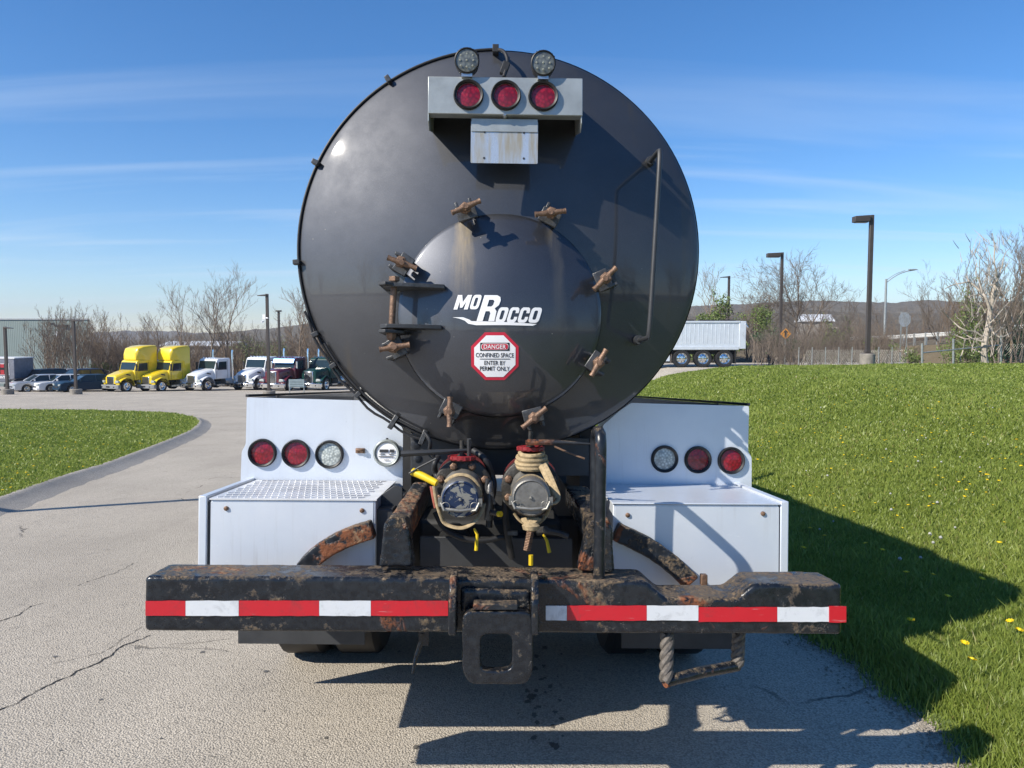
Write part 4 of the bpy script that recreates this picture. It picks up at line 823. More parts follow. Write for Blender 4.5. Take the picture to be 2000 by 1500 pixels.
    if fairing:
        v = []; rows_ = [(.30, .55, 2.62, 2.66), (.30, .78, 2.64, 3.30), (.50, .92, 2.64, 3.62), (1.0, .98, 2.64, 3.80), (1.75, 1.02, 1.2, 3.86), (2.15, 1.02, 1.0, 3.86)]
        for (y, wd, z0, z1) in rows_: r_ = min(.22, (z1 - z0) * .3); v += [(-wd, y, z0), (-wd, y, z1 - r_), (-wd + r_ * .35, y, z1 - r_ * .3), (-wd + r_, y, z1), (wd - r_, y, z1), (wd - r_ * .35, y, z1 - r_ * .3), (wd, y, z1 - r_), (wd, y, z0)]
        n = 8; fs = [(j * n + i, j * n + (i + 1) % n, j * n + n + (i + 1) % n, j * n + n + i) for j in range(5) for i in range(n)] + [tuple(range(n)), tuple(range(5 * n, 6 * n))]
        b = MB(); b.add(v, fs); b.build('roof_fairing', pm, e, bev=.03)
    for k in range(lights):
        x = (k - (lights - 1) / 2) * .32; MB().cyl((x, .42, 2.62), (x, .30, 2.72), .035, 8).build('marker_lamp', simple('amber_lens', (.8, .35, .03), .3) if fairing else M['chrome'], e)
    for s_ in ((-1, 1) if stacks else ()): MB().tube([(s_ * 1.12, 1.75, .9), (s_ * 1.12, 1.75, 3.0), (s_ * 1.12, 1.80, 3.3)], [.085, .085, .085], 12).build('exhaust_stack', M['chrome'], e)
    if visor: MB().prism([(.02, 2.28), (-.12, 2.2), (.06, 2.52), (.22, 2.58)], -W * .93, W * .93, 'x').build('sun_visor', visor, e)
    return tag(e, label, 'truck')
Y_p = paint('yellow_truck_paint', (.86, .62, .015)); W_p = paint('white_truck_paint', (.78, .79, .80)); Rd_p = paint('maroon_truck_paint', (.10, .008, .016)); Gn_p = paint('dark_green_truck_paint', (.01, .045, .04)); Nv_p = paint('navy_car_paint', (.012, .035, .065)); Bk_p = paint('black_car_paint', (.012, .014, .02)); Sv_p = paint('silver_car_paint', (.55, .57, .60), .4); Db_p = paint('blue_car_paint', (.015, .025, .06))
gb = simple('grey_plastic_bumper', (.25, .26, .27), .5)
tractor(247, 64.5, -28, Y_p, 'yellow semi truck with tall roof fairing, left one of the pair', True, lights=5, bump_m=gb)
tractor(314, 65.5, -27, Y_p, 'yellow semi truck with tall roof fairing, right one of the pair', True, lights=5, bump_m=gb)
tractor(402, 67, -27, W_p, 'white semi truck with chrome stacks right of the yellow pair', stacks=1, sc=1.06)
tractor(497, 69.5, -22, W_p, 'white semi truck between the chrome-stacked white one and the maroon truck', lights=5, sc=1.12)
tractor(554, 67.5, -17, Rd_p, 'maroon semi truck with blue visor and tall chrome grille', classic=True, stacks=1, visor=paint('blue_visor', (.10, .20, .42), .6), sc=1.1)
tractor(624, 69, -17, Gn_p, 'dark green semi truck half hidden by the tank', classic=True, stacks=1, sc=1.10)
def car(px, D, yaw, pm, label, kind='sedan', grille=False, name='parked_car', trim=None, L=4.7, light=None):
    p = at(px, D); e = empty(name, p, R(yaw)); W = .9 if kind == 'sedan' else .98; hh = {'sedan': 1.43, 'suv': 1.72, 'pickup': 1.88}[kind]; hood = {'sedan': .92, 'suv': 1.08, 'pickup': 1.22}[kind]; cl = {'sedan': .20, 'suv': .26, 'pickup': .34}[kind]; wr = {'sedan': .33, 'suv': .37, 'pickup': .41}[kind]; y0 = -L / 2; y1 = L / 2
    wf, wb = y0 + .92, y1 - .98
    def arch(yc): return [(yc - (wr + .06) * math.cos(R(a)), wr + (wr + .06) * math.sin(R(a)) * .98) for a in range(0, 181, 20)]
    low = [(y0 + .02, cl + .05), (y0, hood * .55), (y0 + .06, hood * .86), (y0 + .35, hood * .96), (y0 + 1.25, hood), (y1 - .9, hood + .02), (y1 - .05, hood - .02), (y1, hood * .6), (y1 - .03, cl + .08)] + list(reversed([(wb - wr - .07, cl)] + arch(wb)[0:] + [(wb + wr + .07, cl)])) + list(reversed([(wf - wr - .07, cl)] + arch(wf) + [(wf + wr + .07, cl)]))
    b = MB(); b.prism(low, -W, W, 'x'); bd = b.build('body', pm, e, bev=.06, seg=3)
    cyf = {'sedan': (1.15, 1.9, 3.35, 4.1), 'suv': (1.2, 1.75, 4.2, 4.6), 'pickup': (1.35, 1.95, 3.6, 3.9)}[kind]
    a0, a1, a2, a3 = [y0 + c * (L / 4.7) for c in cyf]; wt = W - .2
    v = [(-W + .06, a0, hood - .02), (W - .06, a0, hood - .02), (-wt, a1, hh - .03), (wt, a1, hh - .03), (-wt, a2, hh - .03), (wt, a2, hh - .03), (-W + .06, a3, hood - .02), (W - .06, a3, hood - .02)]
    b = MB(); b.add(v, [(0, 1, 3, 2), (2, 3, 5, 4), (4, 5, 7, 6), (0, 2, 4, 6), (1, 7, 5, 3), (0, 6, 7, 1)]); b.build('windows', M['glass'], e, bev=.04)
    b = MB(); b.add([(-wt - .02, a1 - .06, hh - .05), (wt + .02, a1 - .06, hh - .05), (-wt + .05, a1 + .1, hh), (wt - .05, a1 + .1, hh), (-wt + .05, a2 - .1, hh), (wt - .05, a2 - .1, hh), (-wt - .02, a2 + .06, hh - .05), (wt + .02, a2 + .06, hh - .05)], [(0, 1, 3, 2), (2, 3, 5, 4), (4, 5, 7, 6), (0, 2, 4, 6), (1, 7, 5, 3), (0, 6, 7, 1)])
    for s_ in (-1, 1):
        ym = (a1 + a2) / 2; b.tube([(s_ * (W - .05), a0, hood), (s_ * (wt + .01), a1, hh - .04)], .035, 6); b.tube([(s_ * (W - .05), ym, hood), (s_ * (wt + .01), ym, hh - .04)], .035, 6); b.tube([(s_ * (W - .05), a3, hood), (s_ * (wt + .01), a2, hh - .04)], .05, 6)
    b.build('roof', pm, e, bev=.02)
    for s_ in (-1, 1):
        for yy in (wf, wb): wheel(e, (s_ * (W - .10), yy, wr), wr, .22, M['silver'], s_, 5)
        MB().prism([(s_ * (W - .42), hood * .62), (s_ * (W - .45), hood * .78), (s_ * (W - .03), hood * .84), (s_ * (W - .02), hood * .68)], y0 - .012, y0 + .12).build('headlight', M['clearlens'], e, bev=.02)
        MB().box(s_ * (W + .12) - .09, s_ * (W + .12) + .09, a0 + .25, a0 + .35, hood + .02, hood + .17).build('mirror', M['chrome'] if grille else pm, e, bev=.02)
    b = MB(); gw = W - .48 if grille else W - .5; b.box(-gw, gw, y0 - .03, y0 + .06, hood * (.42 if grille else .35), hood * (.86 if grille else .60)); g_ = b.build('grille', M['chrome'] if grille else M['rubber'], e, bev=.02)
    if grille: MB().box(-gw + .05, gw - .05, y0 - .042, y0 - .025, hood * .47, hood * .62).box(-gw + .05, gw - .05, y0 - .042, y0 - .025, hood * .66, hood * .81).build('grille_mesh', M['grime'], g_)
    b = MB(); b.box(-W + .08, W - .08, y0 - .07, y0 + .1, cl + .05, cl + .24); b.build('bumper', trim or (M['chrome'] if grille else pm), e, bev=.03)
    return tag(e, label, 'car' if kind != 'pickup' else 'pickup truck')
car(84, 68, -36, Bk_p, 'black pickup beside the graphic-covered trailer', 'pickup', name='pickup_truck', L=5.6, trim=M['dark'])
car(82, 64.3, -42, Sv_p, 'silver sedan in front of the black pickup', 'sedan')
car(122, 64.6, -38, W_p, 'white car between the silver sedan and the dark pickup with chrome grille', 'sedan', L=4.5)
car(155, 66.5, -36, Db_p, 'dark blue pickup with big chrome grille behind the left lamp post', 'pickup', True, name='pickup_truck', L=5.6)
car(172, 63.6, -43, Nv_p, 'navy sedan parked next to the first yellow truck', 'sedan', L=4.9)
car(112, 74, -36, Sv_p, 'silver pickup mostly hidden behind the black pickup', 'pickup', name='pickup_truck', L=5.4)
# trailer with graphics
p = at(-16, 66); e = empty('box_trailer', p, R(-4)); grp = simple('grey_trailer_wrap', (.20, .21, .25), .45, var=.3, scale=3)
MB().box(-6.5, 2.0, 0, 2.4, .75, 2.75).build('body', grp, e, bev=.05); MB().box(-6.5, 2.05, -.03, 2.43, 2.76, 2.86).build('roof_trim', simple('white_trim', (.8, .8, .8)), e); MB().box(-6.5, 2.0, -.02, -.003, .62, .74).build('skirt', M['galv'], e)
b = MB(); b.box(.30, 1.55, -.03, -.008, 1.35, 2.35); sgn = b.build('logo_field', simple('white_print', (.75, .75, .76)), e); MB().box(.36, 1.49, -.045, -.032, 1.40, 2.30).build('red_square', simple('logo_red', (.45, .02, .03)), sgn)
vs, fs = text_geo('H', 1.15, .05); b = MB(); b.add([(v[0] + .93, -.052, v[1] + 1.85) for v in vs], fs); b.build('lettering', M['decal_black'], sgn)
vs, fs = text_geo('HUNTER', .30, .01); b = MB(); b.add([(v[0] + .93, -.05, v[1] + 1.15) for v in vs], fs); b.build('lettering', M['decal_white'], e)
b = MB(); rr_ = random.Random(2)
for r_ in range(6):
    for c_ in range(4): x = -2.2 + c_ * .58; b.box(x, x + rr_.uniform(.3, .5), -.02, -.006, 2.3 - r_ * .24, 2.42 - r_ * .24)
b.build('printed_panel', M['decal_white'], e); wheel(e, (-3.6, .2, .42), .42, .26, M['silver'], 1); 
for y_ in (.15,):
    for x_ in (-1.2, -2.1, -3): 
        b = MB(); b.lathe((x_, y_, .42), (0, -1, 0), [(.26, .12), (.4, .12), (.42, .08), (.42, -.1)], 22, caps=False); wo = b.build('wheel', M['rubber'], e); b = MB(); b.lathe((x_, y_, .42), (0, -1, 0), [(.26, .115), (.2, .05), (.08, .12), (.001, .12)], 16, caps=False); b.build('rim', M['silver'], wo)
tag(e, 'grey trailer with a red logo square at the far left', 'trailer')
# dump trailer
D = 43.5; p = at(1395, D); e = empty('dump_trailer', (p.x, p.y, p.z), R(-3)); al = simple('ribbed_aluminium', (.68, .73, .78), .38, .35, var=.12, scale=3)
b = MB(); b.box(-4.6, 1.36, 0, 2.3, 1.13, 2.62)
for k in range(24): b.box(-4.5 + k * .24, -4.47 + k * .24, -.012, .01, 1.35, 2.5)
b.build('dump_body', al, e, bev=.01)
MB().box(-4.62, 1.42, -.06, 2.36, 2.52, 2.63).build('top_rail', al, e, bev=.02); MB().box(-4.6, 1.36, -.05, 2.3, 1.0, 1.20).build('lower_rail', al, e, bev=.02); MB().box(1.36, 1.75, -.04, 2.34, 1.05, 2.62).build('tailgate', al, e, bev=.03)
b = MB()
for k in range(5): b.box(-4.3 + k * 1.15, -3.45 + k * 1.15, -.03, .3, 2.635, 2.70)
b.build('tarp_bow', M['rubber'], e); MB().box(-4.6, 1.2, .3, 2.0, .75, .98).build('frame', M['grime'], e); MB().box(1.15, 1.22, .02, .55, .22, .98).build('mud_flap', M['rubber'], e); MB().cyl((1.70, -.06, 2.45), (1.84, -.06, 2.25), .04, 8).build('tailgate_latch', M['chrome'], e); MB().box(-2.6, 1.3, -.02, .6, .985, 1.03).build('fender', M['galv'], e)
MB().box(-2.85, -2.5, -.03, .5, .35, 1.0).build('fender_panel', al, e)
for x_ in (-1.82, -.62, .58):
    b = MB(); b.lathe((x_, .26, .505), (0, -1, 0), [(.31, .25), (.33, .26), (.47, .26), (.505, .20), (.505, -.25)], 30, caps=False); wo = b.build('wheel', M['rubber'], e); b = MB(); b.lathe((x_, .26, .505), (0, -1, 0), [(.315, .25), (.28, .2), (.25, .12), (.14, .15), (.12, .22), (.001, .23)], 24, caps=False); b.build('rim', M['chrome'], wo)
    b = MB()
    for i in range(8): q = i * math.pi / 4; b.cyl((x_ + .2 * math.cos(q), .26 - .145, .505 + .2 * math.sin(q)), (x_ + .2 * math.cos(q), .26 - .125, .505 + .2 * math.sin(q)), .033, 8)
    b.build('hand_hole', M['rubber'], wo)
tag(e, 'silver three axle dump trailer standing on the upper drive', 'dump trailer')
# ------------------------------------------------------------------ the vacuum tanker truck, built in its own frame
TK = empty('tanker_truck'); TK.matrix_world = TMAT; tag(TK, 'black vacuum tanker truck seen from behind, filling the picture centre', 'tanker truck')
def pxz(px, py, D): p = tp(px, py, D); return (p.x, p.z)
def outl(pts, D): return [pxz(x, y, D) for x, y in pts]
def rnd(poly, r, n=4):
    """round the corners of a 2-D polygon"""
    out_ = []; m = len(poly)
    for i in range(m):
        a, b, c = Vector(poly[i - 1]), Vector(poly[i]), Vector(poly[(i + 1) % m]); u = (a - b); v = (c - b); k = min(r, u.length * .45, v.length * .45); p0 = b + u.normalized() * k; p1 = b + v.normalized() * k
        for j in range(n + 1):
            t_ = j / n; q = p0 * (1 - t_) ** 2 + b * 2 * t_ * (1 - t_) + p1 * t_ ** 2; out_.append((q.x, q.y))
    return out_
C = tp(977, 488, 3.5); RT = 391 / 1500 * 3.5; AP = 3.305; RH = 2.25
def yh(x, z):
    r2 = (x - C.x) ** 2 + (z - C.z) ** 2; return AP + RH - math.sqrt(max(0, RH * RH - r2))
b = MB(); b.lathe((C.x, 0, C.z), (0, 1, 0), [(RT, 3.503), (RT, 9.6), (RT - .02, 9.62)], 128, caps=False); b.lathe((C.x, 9.62, C.z), (0, 1, 0), [(RT - .02, 0), (.5, .15), (.001, .2)], 64, caps=False); tank = b.build('tank', M['tank'], TK)
pf = []
for i in range(41):
    r = RT * (i / 40) * .985; pf.append((r, yh(C.x + r, C.z)))
pf += [(RT * .993, pf[-1][1] + .006), (RT, pf[-1][1] + .02), (RT, 3.51)]
b = MB(); b.lathe((C.x, 0, C.z), (0, 1, 0), [(max(r, .001), y) for r, y in pf], 160, caps=False); b.build('tank_head', M['tank'], TK)
for yb in (4.6, 6.2, 7.8): b = MB(); b.lathe((C.x, yb, C.z), (0, 1, 0), [(RT, 0), (RT + .03, .01), (RT + .03, .09), (RT, .1)], 96, caps=False); b.build('tank_band', M['tank'], TK)
# manway door
DC = tp(976.5, 614.5, 3.30); RD = 200 / 1500 * 3.30; DA = 3.214; RDH = 1.05
def yd(x, z):
    r2 = (x - DC.x) ** 2 + (z - DC.z) ** 2; return DA + RDH - math.sqrt(max(.01, RDH * RDH - r2))
pf = [(max(.001, RD * i / 30 * .99), yd(DC.x + RD * i / 30 * .99, DC.z)) for i in range(31)]; ye = pf[-1][1]; pf += [(RD, ye + .008), (RD, ye + .03)]
b = MB(); b.lathe((DC.x, 0, DC.z), (0, 1, 0), pf, 120, caps=False); door = b.build('manway_door', M['door'], TK)
b = MB(); b.lathe((DC.x, 0, DC.z), (0, 1, 0), [(RD + .004, ye + .032), (RD + .004, ye + .045), (RD - .012, ye + .046), (RD - .012, 3.50)], 96, caps=False); b.build('door_seal', M['rubber'], door)
def wrap(vs, off=.003): return [(x, yd(x, z) - off, z) for (x, z) in vs]
def decal(name, poly, mat, off, parent, step=.012):
    bm = bmesh.new(); vv = [bm.verts.new((x, 0, z)) for x, z in poly]; bm.faces.new(vv)
    xs = [p[0] for p in poly]; zs = [p[1] for p in poly]
    for k in np.arange(min(xs) + step, max(xs), step): bmesh.ops.bisect_plane(bm, geom=bm.verts[:] + bm.edges[:] + bm.faces[:], plane_co=(k, 0, 0), plane_no=(1, 0, 0))
    for k in np.arange(min(zs) + step, max(zs), step): bmesh.ops.bisect_plane(bm, geom=bm.verts[:] + bm.edges[:] + bm.faces[:], plane_co=(0, 0, k), plane_no=(0, 0, 1))
    for v in bm.verts: v.co.y = yd(v.co.x, v.co.z) - off
    bm.normal_update()
    for f in bm.faces:
        if f.normal.y > 0: f.normal_flip()
        f.smooth = True
    me = bpy.data.meshes.new(name); bm.to_mesh(me); bm.free(); return link_mesh(name, me, mat, parent)
def lettering(name, body, cpx, wpx, hpx, mat, off, parent, bold=0, shear=0, D=3.24):
    """text centred at the pixel, fitted to a width and height in pixels, wrapped on the door"""
    vs, fs = text_geo(body, 1, bold, shear); x0 = min(v[0] for v in vs); x1 = max(v[0] for v in vs); y0 = min(v[1] for v in vs); y1 = max(v[1] for v in vs); c = tp(cpx[0], cpx[1], D); sx = wpx / 1500 * D / (x1 - x0); sz = hpx / 1500 * D / (y1 - y0)
    P = wrap([(c.x + (v[0] - (x0 + x1) / 2) * sx, c.z + (v[1] - (y0 + y1) / 2) * sz) for v in vs], off); b = MB(); b.add(P, fs); return b.build(name, mat, parent, smooth=False)
LT = 'lettering'
GL = {'M': ([(0, 0), (0, 1), (.30, 1), (.5, .50), (.70, 1), (1, 1), (1, 0), (.73, 0), (.73, .55), (.58, .12), (.42, .12), (.27, .55), (.27, 0)], None),
 'O': (rnd([(0, 0), (0, 1), (1, 1), (1, 0)], .30, 5), rnd([(.33, .20), (.33, .80), (.67, .80), (.67, .20)], .13, 4)),
 'C': ([(1, .62), (1, .80), (.93, .93), (.78, 1), (.22, 1), (.07, .93), (0, .80), (0, .20), (.07, .07), (.22, 0), (.78, 0), (.93, .07), (1, .20), (1, .38), (.67, .38), (.67, .25), (.60, .19), (.40, .19), (.33, .25), (.33, .75), (.40, .81), (.60, .81), (.67, .75), (.67, .62)], None),
 'R': ([(0, 0), (0, 1), (.72, 1), (.92, .93), (1, .80), (.98, .62), (.80, .49), (.95, .38), (1.0, 0), (.66, 0), (.64, .30), (.56, .38), (.34, .38), (.34, 0)], [(.34, .56), (.34, .82), (.58, .82), (.66, .76), (.65, .62), (.57, .56)])}
def glyph(ch, x0, x1, y0, y1, off, sh=.30):
    bm = bmesh.new(); es = []; c0 = tp(x0, y1, 3.24); c1 = tp(x1, y0, 3.24); W_, H_ = c1.x - c0.x, c1.z - c0.z
    for L in GL[ch]:
        if not L: continue
        vv = [bm.verts.new((c0.x + u * W_ + v * H_ * sh, 0, c0.z + v * H_)) for u, v in L]; es += [bm.edges.new((vv[i], vv[(i + 1) % len(vv)])) for i in range(len(vv))]
    bmesh.ops.triangle_fill(bm, use_beauty=True, edges=es)
    for v in bm.verts: v.co.y = yd(v.co.x, v.co.z) - off
    bm.normal_update()
    for f in bm.faces:
        if f.normal.y > 0: f.normal_flip()
    me = bpy.data.meshes.new(LT); bm.to_mesh(me); bm.free(); return link_mesh(LT, me, M['decal_white'], door)
glyph('M', 886, 914, 577, 605, .0030); glyph('O', 916.5, 934, 577, 605, .0030); glyph('R', 931, 966, 578, 628, .0036)
for ch, a_, b_ in (('O', 966, 986), ('C', 988, 1007), ('C', 1009, 1028), ('O', 1030, 1051)): glyph(ch, a_, b_, 601.5, 631, .0030)
decal('swoosh', outl([(884, 620), (905, 620.5), (917, 625), (921, 628), (960, 629), (1000, 630.5), (1048, 633.5), (1040, 637), (990, 636), (930, 636), (915, 633), (908, 627), (898, 623)], 3.24), M['decal_white'], .0032, door)
def octa(r, c=(966.5, 696)): return outl([(c[0] + r * math.cos(R(22.5 + 45 * k)), c[1] + r * math.sin(R(22.5 + 45 * k))) for k in range(8)], 3.24)
dg = decal('danger_sticker', octa(50), M['decal_red'], .0028, door); decal('sticker_field', octa(43.5), M['decal_white'], .0040, door)
decal('sticker_bar', outl([(938, 670), (995, 670), (995, 685.5), (938, 685.5)], 3.24), M['decal_black'], .0052, door)
decal('sticker_oval', rnd(outl([(940, 671.5), (993, 671.5), (993, 684), (940, 684)], 3.24), .012), M['decal_white'], .0062, door); decal('sticker_oval', rnd(outl([(941, 672.3), (992, 672.3), (992, 683.2), (941, 683.2)], 3.24), .011), M['decal_red'], .0070, door)
lettering(LT, 'DANGER', (966.5, 677.8), 43, 8.2, M['decal_white'], .0080, door, .008)
lettering(LT, 'CONFINED SPACE', (966.5, 694), 74, 8.5, M['decal_black'], .0052, door, .010); decal('sticker_line', outl([(937, 700.8), (996, 700.8), (996, 702), (937, 702)], 3.24), M['decal_black'], .0052, door)
lettering(LT, 'ENTER BY', (966.5, 709), 41, 8.2, M['decal_black'], .0052, door, .010); lettering(LT, 'PERMIT ONLY', (966.5, 720), 58, 8.5, M['decal_black'], .0052, door, .010)
# clamps around the door
cl = [((910, 413), (882, 416), (938, 392)), ((1075, 422), (1045, 419), (1105, 412)), ((786, 516), (757, 503), (814, 524)), ((1180, 547), (1160, 566), (1203, 523)), ((772, 680), (741, 683), (800, 673)), ((1166, 709), (1155, 735), (1184, 683)), ((879, 802), (878, 834), (879, 775)), ((1042, 815), (1020, 836), (1067, 797))]
for c_, a_, b_ in cl:
    o3 = tp(c_[0], c_[1], 3.25); rad = Vector((o3.x - DC.x, 0, o3.z - DC.z)).normalized(); tg = Vector((-rad.z, 0, rad.x)); base_y = yh(o3.x, o3.z)
    m3 = Matrix((rad, Vector((0, 1, 0)), tg)).transposed(); b = MB(); hy = 3.225
    for s_ in (-1, 1): b.obox(Vector((o3.x, (hy + base_y) / 2 + .03, o3.z)) + tg * .030 * s_ + rad * .012, (.075, base_y - hy + .02, .013), m3)
    b.obox(Vector((o3.x, hy + .012, o3.z)) - rad * .008, (.062, .016, .085), m3 @ Matrix.Rotation(R(random.uniform(-12, 12)), 3, 'Y')); lug = b.build('clamp', M['lug'], TK, bev=.003)
    A3 = tp(a_[0], a_[1], 3.165); B3 = tp(b_[0], b_[1], 3.175); mid = (A3 + B3) / 2; b = MB()
    b.cyl((o3.x, hy + .05, o3.z), (mid.x, 3.15, mid.z), .011, 12); b.build('bolt', M['bronze'], lug)
    b = MB(); b.lathe((o3.x, 3.20, o3.z), (0, -1, 0), [(.026, 0), (.026, .018), (.018, .02), (.018, .04)], 6); b.build('nut', M['bronze'], lug, bev=.002)
    b = MB(); b.tube([A3, A3.lerp(B3, .12), mid, A3.lerp(B3, .88), B3], [.0125, .010, .0145, .010, .0125], 10); b.build('t_handle', M['bronze'], lug)
# hinge
for (x0, x1, yt, nm) in ((748, 868, 558, 0), (742, 862, 638, 1)):
    z = tp(800, yt, 3.2).z; xl = tp(x0, yt, 3.2).x; xr = tp(x1, yt, 3.2).x; xm = tp(790, yt, 3.2).x
    b = MB(); b.prism([(xl, 3.20), (xl + .03, 3.165), (xm + .02, 3.17), (xr, 3.215), (xr, yd(xr, z) + .005), (xm + .02, yd(xm + .02, z) + .01), (xm, 3.33), (xl, 3.26)], z - .009, z + .009, 'z'); b.build('hinge_arm', M['lug'] if nm == 0 else M['dark'], TK, bev=.003)
b = MB(); q0 = tp(770, 548, 3.20); q1 = tp(764, 655, 3.20); b.cyl(q0, q1, .0135, 14); b.lathe(q0 + Vector((0, 0, .004)), (0, 0, 1), [(.024, -.006), (.024, .012)], 6); b.lathe(q1, (0, 0, -1), [(.022, -.012), (.022, .008), (.014, .02)], 6); b.build('hinge_pin', M['bronze'], TK)
for yt in (562, 640): z = tp(770, yt, 3.3).z + (.012 if yt < 600 else -.012); xm = tp(772, yt, 3.3).x; MB().prism([(xm - .02, 3.14), (xm + .05, 3.2), (xm + .05, 3.42), (xm - .05, 3.42), (xm - .05, 3.16)], z - .02, z - .006, 'z').build('hinge_lug', M['dark'], TK, bev=.003)
# grab rail
a_ = tp(1290, 290, 3.17); c_ = tp(1268, 660, 3.16); w0 = tp(1270, 315, 3.43); w1 = tp(1247, 664, 3.40)
b = MB(); b.tube([w0, w0.lerp(a_, .85), a_ + (c_ - a_) * .015, a_.lerp(c_, .5), c_ + (a_ - c_) * .015, w1.lerp(c_, .85), w1], .0105, 12, smooth=2); b.lathe(w0, (0, 1, 0), [(.02, -.02), (.022, .03)], 12); b.lathe(w1, (0, 1, 0), [(.02, -.02), (.022, .03)], 12); b.build('grab_rail', M['dark'], TK)
# wiring along the rim
def rim(px, py, D=3.49, k=1.006): 
    p = tp(px, py, D); v = Vector((p.x - C.x, 0, p.z - C.z)).normalized() * RT * k; return Vector((C.x + v.x, D, C.z + v.z))
angs = [R(a) for a in np.linspace(91, 249, 60)]; path = [Vector((C.x + math.cos(a) * (RT + .003), 3.497, C.z + math.sin(a) * (RT + .003))) for a in angs]
b = MB(); b.tube(path, .0060, 8); b.tube([Vector((C.x + math.cos(a) * (RT + .014 + .004 * math.sin(a * 30)), 3.487, C.z + math.sin(a) * (RT + .026 + .006 * math.sin(a * 30)))) for a in angs[40:]], .006, 8)
b.tube([Vector((C.x + math.cos(a) * (RT - .012), 3.478, C.z + math.sin(a) * (RT - .012))) for a in angs[44:]], .006, 8); b.build('wiring_harness', M['rubber'], TK)
for px, py in ((762, 161), (626, 322), (585, 512), (612, 655), (650, 715), (700, 770), (778, 809), (833, 839)):
    q = rim(px, py, 3.485, 1.0); v = Vector((q.x - C.x, 0, q.z - C.z)).normalized(); m3 = Matrix((v, Vector((0, 1, 0)), Vector((-v.z, 0, v.x)))).transposed(); big = 1.4 if py > 800 else .62
    b = MB(); b.obox(q + v * .008, (.050 * big, .035, .022), m3); b.build('wiring_clip', M['lug'] if py < 330 or py > 800 else M['dark'], TK, bev=.003)
b = MB(); b.tube([tp(966, 98, 3.48), tp(978, 97, 3.44), tp(987, 103, 3.40), tp(992, 118, 3.38), tp(990, 130, 3.36), tp(984, 150, 3.34)], .0085, 8, smooth=2); b.obox(tp(986, 134, 3.36), (.03, .03, .055), Matrix.Rotation(R(20), 3, 'Y')); b.obox(tp(968, 98, 3.47), (.028, .05, .035), Matrix.Identity(3)); b.build('light_cable', M['rubber'], TK, bev=.002)
# lamps
def round_lamp(px, py, D, rg, rl, mat, label=None, name='tail_light', tilt=(0, -1, 0)):
    c = tp(px, py, D); b = MB(); b.lathe(c, tilt, [(rg, -.03), (rg, 0), (rg * .985, .010), (rg * .93, .016), (rg * .90, .015), (rl * 1.0, .010), (rl * .97, -.012)], 48, caps=False); o = b.build(name, M['grommet'], TK)
    b = MB(); b.lathe(c, tilt, [(rl * 1.0, -.008), (rl * .97, -.002), (rl * .6, .001), (.001, .003)], 40, caps=False); b.build('lens', mat, o)
    if label: o['label'] = label
    return o
# light bar
f0, f1 = 3.14, 3.17
fr = outl([(836, 149), (1138, 153), (1138, 226), (836, 221)], f0)
b = MB(); b.prism(fr, f0, f0 + .006); (x0, zt), (x1, _), (_, zb), _ = fr
x0 = fr[0][0]; x1 = fr[1][0]; zt = (fr[0][1] + fr[1][1]) / 2; zb = (fr[2][1] + fr[3][1]) / 2
b.box(x0 + .001, x1 - .001, f0 + .0062, yh(0, zt) + .01, zt - .006, zt - .001); b.box(x0 + .002, x1 - .002, f0 + .0062, f0 + .055, zb, zb + .005)
for xx in (x0, x1 - .005): b.prism([(f0 + .0065, zt - .007), (f0 + .0065, zb - .03), (f0 + .05, zb - .055), (yh(xx, zb) + .005, zb - .0), (yh(xx, zt) + .005, zt - .007)], xx, xx + .005, 'x')
bar = b.build('light_bar', M['galv'], TK, bev=.002)
for px, py in ((915, 185.5), (988, 186.5), (1061, 188)): round_lamp(px, py, f0 - .002, .062, .050, M['redlens'], 'round red lamp in the light bar on top of the tank')
b = MB(); q = tp(986, 226, f0 + .02); b.lathe(q, (0, -1, 0), [(.010, -.02), (.010, .015), (.006, .02)], 12); b.build('bolt_head', M['silver'], bar)
b = MB(); b.prism(rnd(outl([(920, 236), (1051, 238), (1050, 320), (919, 318)], f0 + .03), .006), f0 + .03, f0 + .034); lp = b.build('licence_plate_bracket', M['plate'], TK)
b = MB()
for px, py in ((946.5, 258), (1023.5, 259.5), (945.5, 308.5), (1023, 309.5)): q = tp(px, py, f0 + .029); b.cyl(q, q + Vector((0, -.0006, 0)), .0045, 12)
b.build('bolt_hole', M['rubber'], lp); b = MB(); zz = tp(980, 237, f0 + .02).z; a0 = tp(921, 237, f0 + .03).x; a1 = tp(1050, 237, f0 + .03).x; b.prism([(f0 + .026, zz - .04), (f0 + .026, zz + .012), (f0 + .03, zz + .012), (f0 + .03, zz - .04)], a0, a1, 'x'); b.build('bracket_lip', M['galv'], lp)
